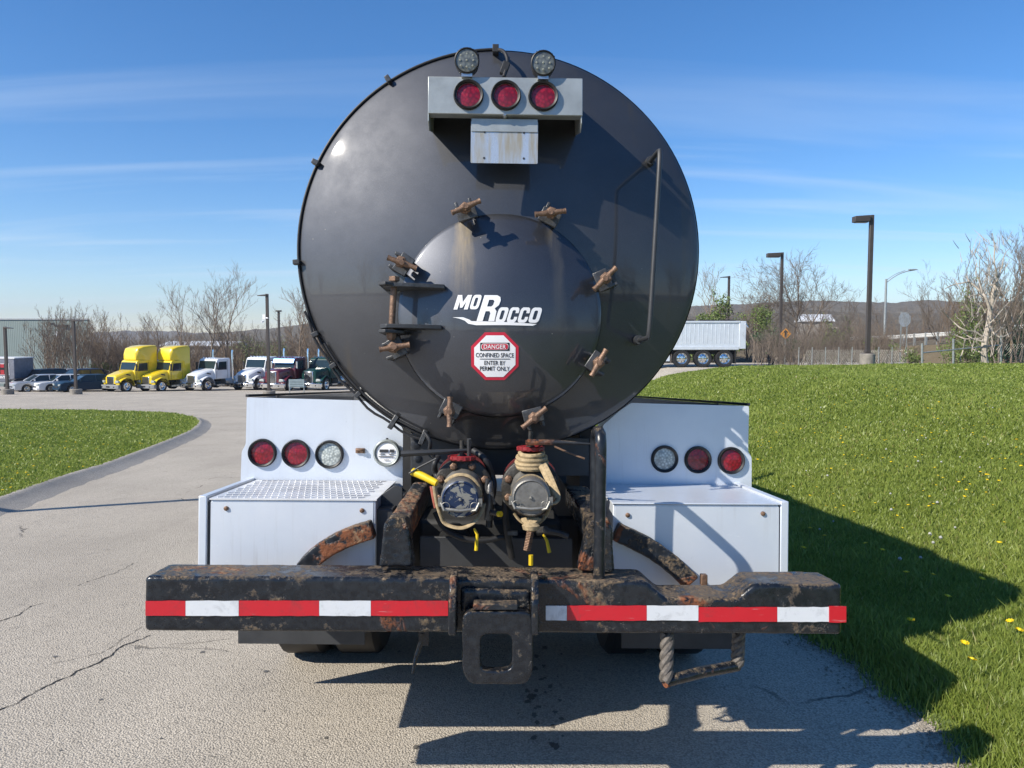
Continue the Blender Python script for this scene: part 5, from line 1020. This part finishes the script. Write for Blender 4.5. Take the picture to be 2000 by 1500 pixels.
for px, py in ((912, 119), (1061, 124)):
    c = tp(px, py, 3.12); ax = Vector((0, -1, -.10)); b = MB(); b.lathe(c, ax, [(.034, -.075), (.046, -.06), (.049, -.03), (.051, -.005), (.051, .010), (.047, .013), (.0445, .008)], 40, caps=False); b.lathe(c, ax, [(.001, -.075), (.034, -.075)], 24, caps=False); wl = b.build('work_light', M['grommet'], TK)
    b = MB(); b.lathe(c, ax, [(.045, .007), (.03, .009), (.001, .010)], 36, caps=False); b.build('lens', M['worklens'], wl); b = MB()
    for dx_, dz_ in ((-.024, .02), (0, .026), (.024, .02), (-.027, 0), (0, 0), (.027, 0), (-.024, -.022), (0, -.027), (.024, -.022)): b.lathe(c + Vector((dx_, -.0105, dz_ - .001)), ax, [(.0045, 0), (.0035, .0015), (.001, .002)], 10, caps=False)
    b.build('led', M['led'], wl); b = MB()
    for k in range(9):
        q = R(35 + k * 13.75); b.obox(c + Vector((math.cos(q) * .05, .035, math.sin(q) * .05 + .003)), (.016, .05, .003), Matrix.Rotation(-q, 3, 'Y'))
    b.build('cooling_fin', M['grommet'], wl); b = MB(); b.box(c.x - .022, c.x + .022, 3.12, 3.17, c.z - .063, c.z - .050); b.cyl((c.x - .016, 3.145, c.z - .085), (c.x - .016, 3.145, c.z - .06), .005, 8); b.cyl((c.x + .016, 3.145, c.z - .085), (c.x + .016, 3.145, c.z - .06), .005, 8); b.build('mount', M['silver'], wl)
# ---- tail light panels and trays
DP = 3.74
lp_ = outl([(482, 776), (702, 782), (716, 784), (746, 806), (776, 822), (787, 838), (786, 990), (468, 990), (472, 882), (480, 868)], DP); b = MB(); b.prism(rnd(lp_, .012, 3), DP, DP + .006); pl = b.build('light_panel', M['white'], TK)
rp_ = outl([(1463, 793), (1232, 787), (1210, 803), (1178, 830), (1178, 990), (1468, 990), (1468, 893), (1461, 882)], DP); b = MB(); b.prism(rnd(rp_, .010, 3), DP, DP + .006); pr = b.build('light_panel', M['white'], TK)
for px, py, m in ((512.5, 884.5, 'redlens'), (578, 886, 'redlens'), (643.5, 887.5, 'clearlens')): round_lamp(px, py, DP - .003, .069, .056, M[m], ('round red lamp' if m == 'redlens' else 'round clear reversing lamp') + ' on the left white panel')
for px, py, m in ((1298, 896.5, 'clearlens'), (1363, 898, 'redlens'), (1428, 899.5, 'redlens')): round_lamp(px, py, DP - .003, .067, .053, M[m], ('round red lamp' if m == 'redlens' else 'round clear reversing lamp') + ' on the right white panel')
# hose trays behind the panels (outer wall, floor, inner wall)
for s_, po in ((-1, lp_), (1, rp_)):
    xo = po[0][0]; zt = po[0][1]; xi = s_ * .78 + C.x * .3; b = MB(); b.box(min(xo, xo - s_ * .012), max(xo, xo - s_ * .012), DP + .008, 9.2, zt - .48, zt - .001); b.box(min(xo - s_ * .014, xi), max(xo - s_ * .014, xi), DP + .008, 9.2, zt - .48, zt - .47); b.build('hose_tray', M['white'], TK)
    b = MB(); b.box(min(xo - s_ * .016, xi), max(xo - s_ * .016, xi), 4.2, 4.21, zt - .46, zt + .002); b.box(min(xo - s_ * .004, xo + s_ * .010), max(xo - s_ * .004, xo + s_ * .010), DP + .012, 9.2, zt + .001, zt + .014); b.build('tray_rim', M['dark'], TK)
    MB().tube([Vector((s_ * .96, 4.3, zt - .38)), Vector((s_ * .98, 9, zt - .38))], .07, 14).build('stowed_hose', M['rubber'], TK)
# meter
c = tp(757, 884, DP - .01); b = MB(); b.lathe(c, (0, -1, 0), [(.058, 0), (.066, .012), (.066, .03), (.058, .04), (.052, .036), (.048, .03)], 40, caps=False); mt = b.build('round_gauge', simple('grey_gauge_case', (.30, .33, .32), .35, .2), TK); b = MB(); b.lathe(c, (0, -1, 0), [(.050, .031), (.001, .033)], 36, caps=False); b.build('dial', M['decal_white'], mt)
b = MB(); cc = c + Vector((0, -.036, 0)); b.box(cc.x - .034, cc.x + .008, cc.y - .001, cc.y + .001, cc.z + .004, cc.z + .018); b.box(cc.x + .016, cc.x + .036, cc.y - .001, cc.y + .001, cc.z + .004, cc.z + .018)
for k in range(2): b.box(cc.x - .034 + k * .045, cc.x - .008 + k * .045, cc.y - .001, cc.y + .001, cc.z - .006, cc.z - .003)
b.box(cc.x - .038, cc.x + .034, cc.y - .001, cc.y + .001, cc.z - .018, cc.z - .0145); b.box(cc.x - .012, cc.x + .012, cc.y - .001, cc.y + .001, cc.z - .033, cc.z - .031); b.build('dial_print', M['dark'], mt)
b = MB(); b.cyl(c + Vector((0, -.02, .06)), c + Vector((0, -.02, .072)), .006, 8); b.build('gauge_screw', M['rubber'], mt)
q = tp(704, 880, DP); b = MB(); b.box(q.x - .022, q.x + .022, DP - .012, DP - .001, q.z - .012, q.z + .012); b.cyl((q.x - .018, DP - .02, q.z + .004), (q.x + .012, DP - .02, q.z + .004), .006, 8); b.box(q.x + .0, q.x + .018, DP - .022, DP - .012, q.z - .01, q.z + .01); b.build('latch', M['bronze'], TK, bev=.002)
# ---- storage cabinets under the lights
DF = 3.13
for s_ in (-1, 1):
    if s_ < 0: xa = tp(388, 1000, DF).x; xd = tp(412, 1000, DF).x; xb = tp(734, 1000, DF).x; zt = tp(560, 975, DF).z; cbz = .645
    else: xa = tp(1540, 1000, DF).x; xd = tp(1521, 1000, DF).x; xb = tp(1197, 1000, DF).x; zt = tp(1400, 984, DF).z; cbz = .61
    lo, hi = min(xd, xb), max(xd, xb); bx = MB(); bx.box(lo, hi, DF, DP - .008, cbz, zt - .004); cb = bx.build('storage_cabinet', M['white'], TK, bev=.004)
    MB().box(lo + (0 if s_ < 0 else .01), hi - (.01 if s_ < 0 else 0), DF - .003, DF - .0005, cbz + .01, zt - .012).build('front_sheet', M['white'], cb)
    lo2, hi2 = min(xa, xd - s_ * -.008), max(xa, xd - s_ * -.008); MB().box(min(xa, xa - s_ * .034), max(xa, xa - s_ * .034), DF - .004, DP + .1, cbz - .01, zt + .012).build('side_door', M['white'], cb, bev=.004)
    g0_, g1_ = sorted((xd + s_ * .001, xa - s_ * .036)); MB().box(g0_, g1_, DF + .006, DP, cbz, zt - .012).build('door_gap', M['dark'], cb)
    lidb = MB(); lidb.box(lo - .004, hi + .004, DF - .008, DP - .01, zt - .003, zt + .003)
    if s_ > 0: lidb.build('lid', M['white'], cb, bev=.002)
    if s_ < 0:
        b = lidb; nx = 22
        for i in range(nx):
            for j in range(10):
                xx = lo + .03 + (hi - lo - .07) * (i + (.5 if j % 2 else 0)) / nx; yy = DF + .03 + (DP - DF - .07) * j / 9; b.obox((xx, yy, zt + .005), (.030, .009, .004), Matrix.Rotation(R(34), 3, 'Z'))
        b.build('lid', simple('bright_tread_plate', (.80, .80, .80), .3, .2), cb)
    for px, py in (((442, 993), (707, 997)) if s_ < 0 else ((1226, 1006), (1490, 1003))):
        q = tp(px, py, DF - .004); b = MB(); b.lathe(q, (0, -1, 0), [(.010, 0), (.0095, .005), (.005, .008)], 8); b.build('bolt_head', M['bronze'], cb)
    if s_ > 0: q = tp(1413, 948, DP - .06)
# dark panels between cabinet and frame
b = MB(); b.prism(outl([(724, 994), (768, 994), (768, 1150), (724, 1150)], 3.16), 3.16, 3.7); b.build('side_plate', M['dark'], TK, bev=.004)
b = MB(); b.prism(outl([(736, 972), (771, 948), (786, 952), (786, 1004), (736, 1004)], 3.26), 3.26, 3.27); b.build('side_plate', M['dark'], TK, bev=.002)
b = MB(); b.prism(outl([(1197, 1004), (1214, 1004), (1214, 1150), (1197, 1150)], 3.16), 3.16, 3.7); b.build('side_plate', M['dark'], TK, bev=.004)
for px0, px1 in ((787, 803), (1132, 1178)): b = MB(); b.prism(outl([(px0, 838), (px1, 838), (px1, 1010), (px0, 1010)], 3.70), 3.70, 4.4); b.build('tank_cradle', M['grime'], TK)
b = MB(); b.prism(outl([(802, 846), (1150, 856), (1150, 930), (802, 926)], 3.66), 3.66, 3.68); b.build('cross_plate', M['dark'], TK, bev=.003)
b = MB()
for px, py, r_ in ((812, 868, .012), (815, 895, .010)): q = tp(px, py, 3.655); b.lathe(q, (0, -1, 0), [(r_ * 2, 0), (r_, .004)], 10)
b.build('rust_spot', M['arc'], TK)
# chassis and running gear
for s_ in (-1, 1): b = MB(); b.box(s_ * .43 - .04, s_ * .43 + .04, 3.30, 12, .78, 1.05); b.build('frame_rail', M['grime'], TK)
b = MB(); b.prism(outl([(820, 1048), (1118, 1052), (1118, 1135), (820, 1130)], 3.28), 3.28, 3.30); b.build('crossmember', M['dark'], TK, bev=.003)
b = MB(); b.box(-.4, .4, 3.6, 3.7, .72, .98); b.build('crossmember', M['grime'], TK)
for i, yy in enumerate((4.7, 6.05)):
    MB().cyl((-.6, yy, .52), (.6, yy, .52), .09, 14).lathe((0, yy, .52), (0, 1, 0), [(.1, -.28), (.24, -.15), (.24, .15), (.1, .28)], 20).build('axle', M['grime'], TK)
    for s_ in (-1, 1):
        for xx in (.78, 1.10): wheel(TK, (s_ * xx, yy, .52), .52, .27, M['silver'], s_, 8)
for s_ in (-1, 1):
    prof_o = [(5.37 + 1.35 * math.cos(R(a)), .62 + .62 * math.sin(R(a))) for a in range(0, 181, 12)]; prof_i = [(5.37 + 1.33 * math.cos(R(a)), .62 + .60 * math.sin(R(a))) for a in range(180, -1, -12)]
    b = MB(); b.prism(prof_o + prof_i, s_ * .60, s_ * 1.26, 'x'); b.build('wheel_fender', M['grime'], TK)
wheel(TK, (-1.05, 11.2, .52), .52, .3, M['silver'], -1, 8); wheel(TK, (1.05, 11.2, .52), .52, .3, M['silver'], 1, 8)
b = MB(); b.prism([(9.9, .9), (9.9, 2.75), (11.3, 2.8), (11.55, 1.9), (12.6, 1.7), (12.75, .8)], -1.05, 1.05, 'x'); b.build('cab', W_p, TK, bev=.06)
for s_ in (-1, 1): b = MB(); b.cyl((s_ * 1.1, 9.82, .9), (s_ * 1.1, 9.82, 3.0), .08, 14); b.build('exhaust_stack', M['chrome'], TK)
for px0, px1, py1 in ((465, 712, 1257), (1214, 1440, 1266)): b = MB(); b.prism(outl([(px0, 1120), (px1, 1120), (px1, py1 + 2), (px0, py1)], 3.93), 3.93, 3.942); b.build('mud_flap', M['dark'], TK)
MB().box(-.62, .55, 4.0, 4.4, .42, .62).build('suspension_beam', M['grime'], TK, bev=.03)
# ---- bumper
BF = 2.69; BB = 2.885
def bl(px, py): return pxz(px, py, BF)
pol = [bl(282, 1122), bl(875, 1128), bl(875, 1235), bl(282, 1232)]
zt = bl(600, 1127)[1]; zb = bl(600, 1234)[1]; xl = bl(282, 1180)[0]; xr = bl(1645, 1180)[0]
x_a = bl(1262, 1160)[0]; x_b = bl(1300, 1160)[0]; x_c = bl(1440, 1160)[0]; x_d = bl(1474, 1160)[0]; zn = bl(1370, 1168)[1]; zt2 = bl(1560, 1141)[1]; zt1 = bl(1150, 1135)[1]; zbr = bl(1500, 1240)[1]
outline = [(xl, zb), (xl, zt), (bl(880, 0)[0], zt - .002), (x_a, zt1), (x_b, zn), (x_c, zn), (x_d, zt2), (xr, zt2), (xr, zbr)]
b = MB(); b.prism(outline, BF, BB); bp = b.build('bumper', M['bumper'], TK, bev=.013, seg=3, smooth=True)
sb = bp.modifiers.new('sub', 'REMESH') if False else None
def dents(o, lv, amp, sc):
    tx = bpy.data.textures.new('dents', 'CLOUDS'); tx.noise_scale = sc; tx.noise_depth = 4
    r_ = o.modifiers.new('remesh', 'REMESH'); r_.mode = 'VOXEL'; r_.voxel_size = lv; r_.use_smooth_shade = True; d_ = o.modifiers.new('disp', 'DISPLACE'); d_.texture = tx; d_.strength = amp; d_.mid_level = .5; d_.texture_coords = 'LOCAL'
dents(bp, .0065, .0045, .05)
def tape(segs, y0, y1, D=BF - .005):
    for (a_, b_, m) in segs:
        bb = MB(); P = []; n = max(2, int((b_ - a_) / 14))
        top = [(a_ + (b_ - a_) * i / n, y0 + random.uniform(-.6, .6)) for i in range(n + 1)]; bot = [(b_ - (b_ - a_) * i / n, y1 + random.uniform(-.6, .6)) for i in range(n + 1)]
        bb.prism(outl(top + bot, D), D, D + .002); bb.build('reflective_tape', M[m], bp)
tape([(284, 362, 'tape_red'), (362.5, 466, 'tape_white'), (466.5, 623, 'tape_red'), (623.5, 724, 'tape_white'), (724.5, 875, 'tape_red')], 1173.5, 1203)
tape([(1066, 1107, 'tape_white'), (1107.5, 1263, 'tape_red'), (1263.5, 1364, 'tape_white')], 1183, 1212); tape([(1364.5, 1518, 'tape_red'), (1518.5, 1619, 'tape_white')], 1186, 1214.5)
tape([(1619.5, 1653, 'tape_red')], 1184, 1216, BF - .008)
# centre tow section
b = MB(); b.prism(outl([(899, 1150), (1036, 1154), (1036, 1200), (899, 1197)], 2.66), 2.66, 2.686); cs = b.build('tow_mount', M['bumper'], TK, bev=.01); dents(cs, .006, .005, .04)
for px in (876, 1038):
    z0 = tp(px, 1244, 2.60).z; z1 = tp(px, 1133, 2.62).z; xx = tp(px, 1180, 2.58).x; w_ = .026
    b = MB(); b.prism(rnd([(2.70, z1 + .02), (2.62, z1 + .012), (2.575, z1 - .07), (2.575, z0 + .01), (2.70, z0)], .012), xx, xx + w_, 'x'); o = b.build('tow_cheek', M['bumper'], TK, bev=.005); dents(o, .004, .004, .03)
ou = rnd(outl([(903, 1195), (1041, 1197), (1041, 1310), (1030, 1338), (916, 1338), (903, 1310)], 2.58), .035, 6); inn = rnd(outl([(938, 1239), (1001, 1239), (1001, 1312), (938, 1312)], 2.58), .030, 6)
bm = bmesh.new(); es = []
for L in (ou, inn):
    vv = [bm.verts.new((x, 2.585, z)) for x, z in L]; es += [bm.edges.new((vv[i], vv[(i + 1) % len(vv)])) for i in range(len(vv))]
bmesh.ops.triangle_fill(bm, use_beauty=True, edges=es); r_ = bmesh.ops.extrude_face_region(bm, geom=bm.faces[:]); bmesh.ops.translate(bm, vec=(0, .045, 0), verts=[v for v in r_['geom'] if isinstance(v, bmesh.types.BMVert)]); bmesh.ops.recalc_face_normals(bm, faces=bm.faces)
me = bpy.data.meshes.new('tow_eye'); bm.to_mesh(me); bm.free(); te = link_mesh('tow_eye', me, M['bumper'], TK); dents(te, .0045, .004, .04)
b = MB(); b.prism(rnd(outl([(924, 1177), (1012, 1178), (1012, 1190), (924, 1190)], 2.60), .008), 2.585, 2.64); o = b.build('tow_lip', M['arc'], TK, bev=.004)
# uprights
for s_, pts, sl in ((-1, [(740, 1108), (750, 1022), (765, 1008), (792, 1012), (797, 1028), (808, 1108)], [(752, 1018), (795, 1022), (838, 942), (808, 940)]), (1, [(1129, 1116), (1148, 1030), (1158, 1012), (1188, 1012), (1197, 1030), (1200, 1118)], [(1150, 1020), (1195, 1022), (1150, 950), (1104, 946)])):
    b = MB(); b.prism(rnd(outl(pts, 2.78), .012), 2.78, 2.86); o = b.build('bumper_upright', M['upright'], TK, bev=.008); dents(o, .005, .008, .04)
    a0, a1, a2, a3 = tp(*sl[0], 2.785), tp(*sl[1], 2.785), tp(*sl[2], 3.30), tp(*sl[3], 3.30); dn = Vector((0, .03, -.09)); b = MB(); b.add([a0, a1, a2, a3, a0 + dn, a1 + dn, a2 + dn, a3 + dn], [(0, 1, 2, 3), (7, 6, 5, 4), (0, 4, 5, 1), (1, 5, 6, 2), (2, 6, 7, 3), (3, 7, 4, 0)]); o = b.build('bumper_brace', M['arc'] if s_ < 0 else M['upright'], TK, bev=.01); dents(o, .006, .006, .04)
# curved guard bars
for s_, cpts in ((-1, [(590, 1115), (610, 1092), (640, 1070), (672, 1054), (700, 1044), (726, 1036)]), (1, [(1205, 1040), (1240, 1057), (1275, 1075), (1305, 1096), (1335, 1122), (1352, 1140)])):
    P_ = [tp(x, y, 3.05) for x, y in cpts]; b = MB(); vs = []; hw = .036; n = len(P_)
    P_ = [Vector(p) for p in P_]
    for _ in range(2):
        q = [P_[0]]
        for a, c2 in zip(P_[:-1], P_[1:]): q += [a * .75 + c2 * .25, a * .25 + c2 * .75]
        P_ = q + [P_[-1]]
    for i, p in enumerate(P_):
        d = (P_[min(i + 1, len(P_) - 1)] - P_[max(0, i - 1)]); d.y = 0; d.normalize(); nn = Vector((-d.z, 0, d.x)); vs += [p + nn * hw, p - nn * hw, p - nn * hw + Vector((0, .07, 0)), p + nn * hw + Vector((0, .07, 0))]
    m = len(P_); fs = [(i * 4 + k, i * 4 + (k + 1) % 4, i * 4 + 4 + (k + 1) % 4, i * 4 + 4 + k) for i in range(m - 1) for k in range(4)] + [(0, 1, 2, 3), tuple(range(4 * m - 4, 4 * m))]
    b.add(vs, fs); o = b.build('wheel_guard_bar', M['arc'], TK, bev=.006); dents(o, .005, .006, .035)
b = MB(); q = tp(1375, 1128, 2.95); b.box(q.x - .012, q.x + .012, 2.94, 2.97, q.z - .03, q.z + .012); b.build('stub', M['bronze'], TK, bev=.003)
# grab loop on the bumper
t0 = tp(1163, 1062, 2.93); t1 = tp(1163, 846, 2.93); t2 = tp(1177, 846, 2.66); t3 = tp(1178, 1110, 2.80); t2 = Vector((t2.x, 2.70, t1.z + .006))
b = MB(); b.tube([t0 + Vector((0, 0, -.1)), t1 - Vector((0, 0, .04)), t1 + Vector((0, -.012, -.005)), t1 + Vector((0, -.05, .01)), t2 + Vector((0, .05, .01)), t2 + Vector((0, .012, 0)), t2 - Vector((0, 0, .05)), Vector((t2.x, 2.72, t3.z)), Vector((t2.x, 2.73, t3.z - .03))], .0205, 16, smooth=2); b.build('grab_loop', M['loop'], TK)
# rope step
a = tp(1303, 1235, 2.74); a2 = tp(1300, 1250, 2.70); c = tp(1301, 1330, 2.66); d = tp(1440, 1300, 2.80); e1 = tp(1443, 1235, 2.82)
b = MB(); b.tube([c + Vector((-.005, 0, -.004)), c.lerp(d, .1), c.lerp(d, .5) + Vector((0, 0, .004)), c.lerp(d, .93), d], .020, 14); b.build('step_bar', M['bumper'], TK)
for p0, p1 in ((c, a), (d, e1)):
    b = MB(); L_ = (p1 - p0)
    for k in range(3):
        path = []
        for i in range(25):
            f = i / 24; q = 2 * math.pi * (f * 1.6 + k / 3); path.append(p0 + L_ * f + Vector((math.cos(q), math.sin(q), 0)) * .012)
        b.tube(path, .0135, 8)
    b.build('step_cable', simple('greasy_wire_rope', (.16, .14, .12), .6, .2, var=.6, scale=60, bump=.6, bs=200), TK)
b = MB(); b.tube([tp(826, 1236, 2.95), tp(824, 1250, 2.95), tp(812, 1285, 2.93), tp(806, 1316, 2.92)], [.016, .011, .008, .005], 8); b.box(tp(818, 1240, 2.95).x, tp(838, 1240, 2.95).x, 2.94, 2.97, tp(0, 1258, 2.95).z, tp(0, 1225, 2.95).z); b.build('hanging_lever', M['bumper'], TK)
# ---- valves
M['oldred'] = simple('worn_dark_red_paint', (.16, .02, .02), .6, 0, var=.7, scale=20, bump=.3)
def valve(fx, fy, cxp, cyp, capm, hwheel, lab):
    F = tp(fx, fy, 3.10); K = tp(cxp, cyp, 2.86); ax = (K - F).normalized(); u = ax.orthogonal().normalized(); v = ax.cross(u); up = Vector((0, 0, 1)); 
    b = MB(); b.lathe(F, ax, [(.075, -.55), (.075, -.24), (.10, -.2), (.10, -.06), (.118, -.055), (.118, -.03), (.112, -.028), (.112, -.022), (.118, -.02), (.118, .006), (.112, .010), (.075, .010)], 48, caps=False); vb = b.build('outlet_valve', M['valve'], TK); vb['label'] = lab
    b = MB(); b.lathe(F, ax, [(.119, -.17), (.119, -.14)], 48); b.build('rear_flange', M['oldred'], vb)
    b = MB(); up2 = (up - ax * up.dot(ax)).normalized(); sd = ax.cross(up2)
    for k in range(8):
        q = R(22.5 + 45 * k); p_ = F + (up2 * math.cos(q) + sd * math.sin(q)) * .096 + ax * .008; b.lathe(p_, ax, [(.0165, 0), (.0165, .013), (.012, .016)], 6); b.cyl(p_, p_ + ax * .026, .009, 8)
    b.build('flange_bolt', M['bronze'], vb, bev=.0015)
    L = (K - F).length; b = MB(); b.lathe(F, ax, [(.080, .010), (.078, .03), (.066, .05), (.066, L - .07), (.074, L - .06), (.074, L - .02), (.070, L - .004), (.066, L)], 44, caps=False); b.build('coupler', M['cap_grey'], vb)
    b = MB(); b.lathe(F, ax, [(.069, L - .012), (.069, L + .004), (.064, L + .008), (.060, L + .004), (.001, L + .006)], 44, caps=False); b.build('coupler_cap', capm, vb)
    b = MB()
    for s_ in (-1, 1):
        p_ = K + sd * .071 * s_ - up2 * .012; b.obox(p_ - ax * .012, (.022, .035, .03), Matrix((sd, ax, up2)).transposed()); b.tube([p_ + ax * .01, p_ + ax * .02 - up2 * .025 - sd * .012 * s_, p_ + ax * .012 - up2 * .03 - sd * .03 * s_], .006, 8)
        ring = [p_ - sd * .018 * s_ + ax * .016 - up2 * .012 + (sd * math.cos(q) + up2 * math.sin(q)) * .015 for q in [R(30 * i) for i in range(13)]]; b.tube(ring, .0018, 6)
    b.tube([K - sd * .055 - up2 * .035 + ax * .012, K - up2 * .040 + ax * .016, K + sd * .055 - up2 * .035 + ax * .012], .0065, 8); b.lathe(K + ax * .006, ax, [(.007, 0), (.005, .008)], 8); b.build('cam_latch', M['latch'], vb, bev=.0015)
    wc = tp(*hwheel, 3.10); b = MB(); b.cyl(F - ax * .10 + up2 * .05, Vector((wc.x, wc.y, wc.z)), .022, 14); b.cyl(wc, wc + Vector((0, 0, .07)), .009, 10); b.build('valve_stem', M['valve'], vb)
    b = MB(); rr2 = .050; b.lathe(wc, (0, 0, 1), [(rr2, -.010), (rr2 + .006, -.004), (rr2 + .006, .006), (rr2, .010), (rr2 - .01, .004), (.015, .004), (.015, -.006), (rr2 - .01, -.004)], 28)
    for k in range(14): q = 2 * math.pi * k / 14; b.box(wc.x + math.cos(q) * .05 - .006, wc.x + math.cos(q) * .05 + .006, wc.y + math.sin(q) * .05 - .006, wc.y + math.sin(q) * .05 + .006, wc.z - .008, wc.z + .008)
    b.build('hand_wheel', M['redpaint'], vb); return vb, F, K, ax, up2, sd
vl = valve(904, 953, 899, 975, M['cap_blue'], (902, 894), 'left outlet valve with chipped blue cap'); vr = valve(1036, 953, 1037, 972, M['cap_grey'], (1036, 876), 'right outlet valve wrapped in tan webbing')
b = MB(); b.tube([tp(784, 886, 3.05), tp(850, 883, 3.05), tp(914, 879, 3.10)], [.013, .011, .006], 8); b.tube([tp(916, 857, 3.08), tp(916, 892, 3.10)], .0085, 8); b.build('valve_lever', M['dark'], TK)
b = MB(); q0, q1 = tp(1031, 863, 3.05), tp(1060, 866, 3.05); b.obox((q0 + q1) / 2, (.075, .05, .016), Matrix.Identity(3)); b.tube([tp(1030, 864, 3.03), tp(1090, 864, 3.02), tp(1154, 867, 3.0)], [.013, .010, .004], 8); b.build('valve_lever', M['arc'], TK)
b = MB(); b.tube([tp(1083, 872, 3.08), tp(1110, 884, 3.06), tp(1142, 896, 3.04)], .004, 6); b.build('pull_rod', M['bronze'], TK)
b = MB(); b.tube([tp(806, 921, 3.02), tp(828, 931, 3.0), tp(853, 944, 2.98)], [.016, .015, .014], 10); b.build('yellow_handle', M['yellow'], TK); b = MB(); b.tube([tp(799, 925, 3.0), tp(820, 912, 3.0), tp(852, 896, 3.0)], .004, 6); b.build('pull_rod', M['dark'], TK)
for pts, r_, nm in (([(856, 893), (848, 905), (850, 925), (858, 940)], .012, 'air_hose'), ([(925, 880), (948, 895), (962, 930), (965, 950), (958, 985), (955, 1030)], .014, 'air_hose'), ([(1000, 930), (985, 980), (990, 1040), (1000, 1090)], .014, 'air_hose'), ([(850, 1000), (870, 1040), (930, 1060), (1000, 1045)], .012, 'air_hose'), ([(1050, 1040), (1080, 1038), (1110, 1046)], .013, 'air_hose'), ([(830, 845), (842, 862), (838, 880), (850, 896)], .008, 'air_hose')):
    b = MB(); b.tube([tp(x, y, 3.14 + .03 * math.sin(x)) for x, y in pts], r_, 10, smooth=2); b.build(nm, M['rubber'], TK)
def strap(pts, r_, name='strap', m='strap', flat=.45): b = MB(); b.tube([tp(*p) for p in pts], r_, 8, flat=flat, smooth=2); b.build(name, M[m], TK)
strap([(848, 950, 2.93), (853, 985, 2.90), (860, 1005, 2.88), (866, 1022, 2.88), (885, 1030, 2.87), (905, 1032, 2.87), (925, 1022, 2.88), (936, 1008, 2.9), (945, 985, 2.95)], .010)
strap([(845, 951, 2.94), (848, 970, 2.92), (853, 992, 2.91)], .015, 'tie_tag', 'pink', .25)
for k, (yy, rr2) in enumerate(((884, 22), (893, 27), (902, 29), (909, 27))):
    strap([(1037 + 1 + rr2 * math.cos(R(a)), yy - 5 * math.sin(R(a)) + (3 if a > 180 else 0), 3.08 + .055 * math.sin(R(a))) for a in range(0, 361, 30)], .011, flat=.9)
strap([(1062, 908, 3.02), (1072, 925, 2.98), (1082, 950, 2.94), (1091, 972, 2.92), (1087, 982, 2.9), (1078, 984, 2.9)], .012); strap([(1056, 910, 3.02), (1066, 930, 2.98), (1076, 952, 2.94), (1086, 974, 2.92)], .011)
strap([(1037 + 38 * math.cos(R(a)), 978 + 48 * math.sin(R(a)), 2.93 - .02 * math.sin(R(a))) for a in range(-170, 170, 20)], .009); strap([(1037 + 33 * math.cos(R(a)), 965 + 36 * math.sin(R(a)), 2.95) for a in range(-175, 0, 20)], .010)
b = MB(); 
for k in range(7): q = tp(1024 + k * 4.3, 1016, 2.88); b.tube([tp(1036, 1028, 2.87), q, tp(1020 + k * 6, 1010 + abs(k - 3) * 1.5, 2.9)], [.016, .010, .006], 6, smooth=1)
b.lathe(tp(1037, 1026, 2.87), (0, 0, -1), [(.02, -.01), (.034, 0), (.03, .015), (.012, .022)], 14); b.build('strap_knot', M['strap'], TK)
strap([(900 + 40 * math.cos(R(a)), 968 + 42 * math.sin(R(a)), 2.97) for a in range(-140, 60, 20)], .007)
b = MB(); path = [tp(1036 - f * .10 + 6.5 * math.cos(f * 1.25), 1034 + f * .62, 2.92) + Vector((0, math.sin(f * 1.25) * .012, 0)) for f in range(0, 66)]; b.tube(path, .0032, 5); b.build('spring', M['bronze'], TK)
for pts in ([(926, 1032), (932, 1044), (930, 1075)], [(1061, 1044), (1068, 1056), (1073, 1079)], [(1037, 1084), (1037, 1104)]):
    b = MB(); P_ = [tp(x, y, 2.97) for x, y in pts]; b.tube(P_, [.004, .006, .0075][:len(P_)] if len(P_) == 3 else [.009, .009], 8); b.build('drain_handle', M['yellow'], TK)
b = MB(); b.tube([tp(957, 940, 3.0), tp(957, 965, 2.98), tp(953, 1015, 3.0)], [.010, .016, .014], 10); b.cyl(tp(960, 962, 2.96), tp(966, 985, 2.96), .006, 8); b.cyl(tp(948, 985, 2.99), tp(952, 935, 2.99), .008, 8); b.cyl(tp(960, 1001, 2.98), tp(975, 1004, 2.95), .010, 10); b.build('air_fitting', M['lug'], TK); b = MB(); b.cyl(tp(973, 1004, 2.95), tp(979, 1004, 2.94), .011, 10); b.build('fitting_cap', M['yellow'], TK)
b = MB(); b.box(tp(1001, 0, 3.1).x, tp(1020, 0, 3.1).x, 3.08, 3.1, tp(0, 1039, 3.1).z, tp(0, 1031, 3.1).z); b.build('bracket_tab', M['lug'], TK); b = MB(); b.cyl(tp(1052, 1036, 3.05), tp(1066, 1034, 3.0), .014, 10); b.tube([tp(1058, 1035, 3.03), tp(1090, 1040, 3.05), tp(1110, 1048, 3.05)], .012, 8); b.build('pipe_fitting', M['lug'], TK)
MB().box(-.34, .30, 3.45, 3.9, .80, 1.0).build('sump_box', M['grime'], TK, bev=.02)
MB().cyl((-.18, 3.35, .92), (-.18, 4.2, .92), .07, 14).cyl((.12, 3.35, .88), (.12, 4.2, .88), .06, 14).build('underbody_pipe', M['grime'], TK)
# ------------------------------------------------------------------ air
hz = bpy.data.materials.new('haze'); hz.use_nodes = True; n_ = hz.node_tree; n_.nodes.clear(); ho = n_.nodes.new('ShaderNodeOutputMaterial'); hv = n_.nodes.new('ShaderNodeVolumePrincipled'); hv.inputs['Color'].default_value = (.72, .82, 1, 1); hv.inputs['Density'].default_value = .00022; hv.inputs['Anisotropy'].default_value = .2; n_.links.new(hv.outputs[0], ho.inputs['Volume'])
b = MB(); b.box(-4200, 4200, -1700, 2700, -22, 95); o = b.build('haze', hz, smooth=False); o['kind'] = 'stuff'
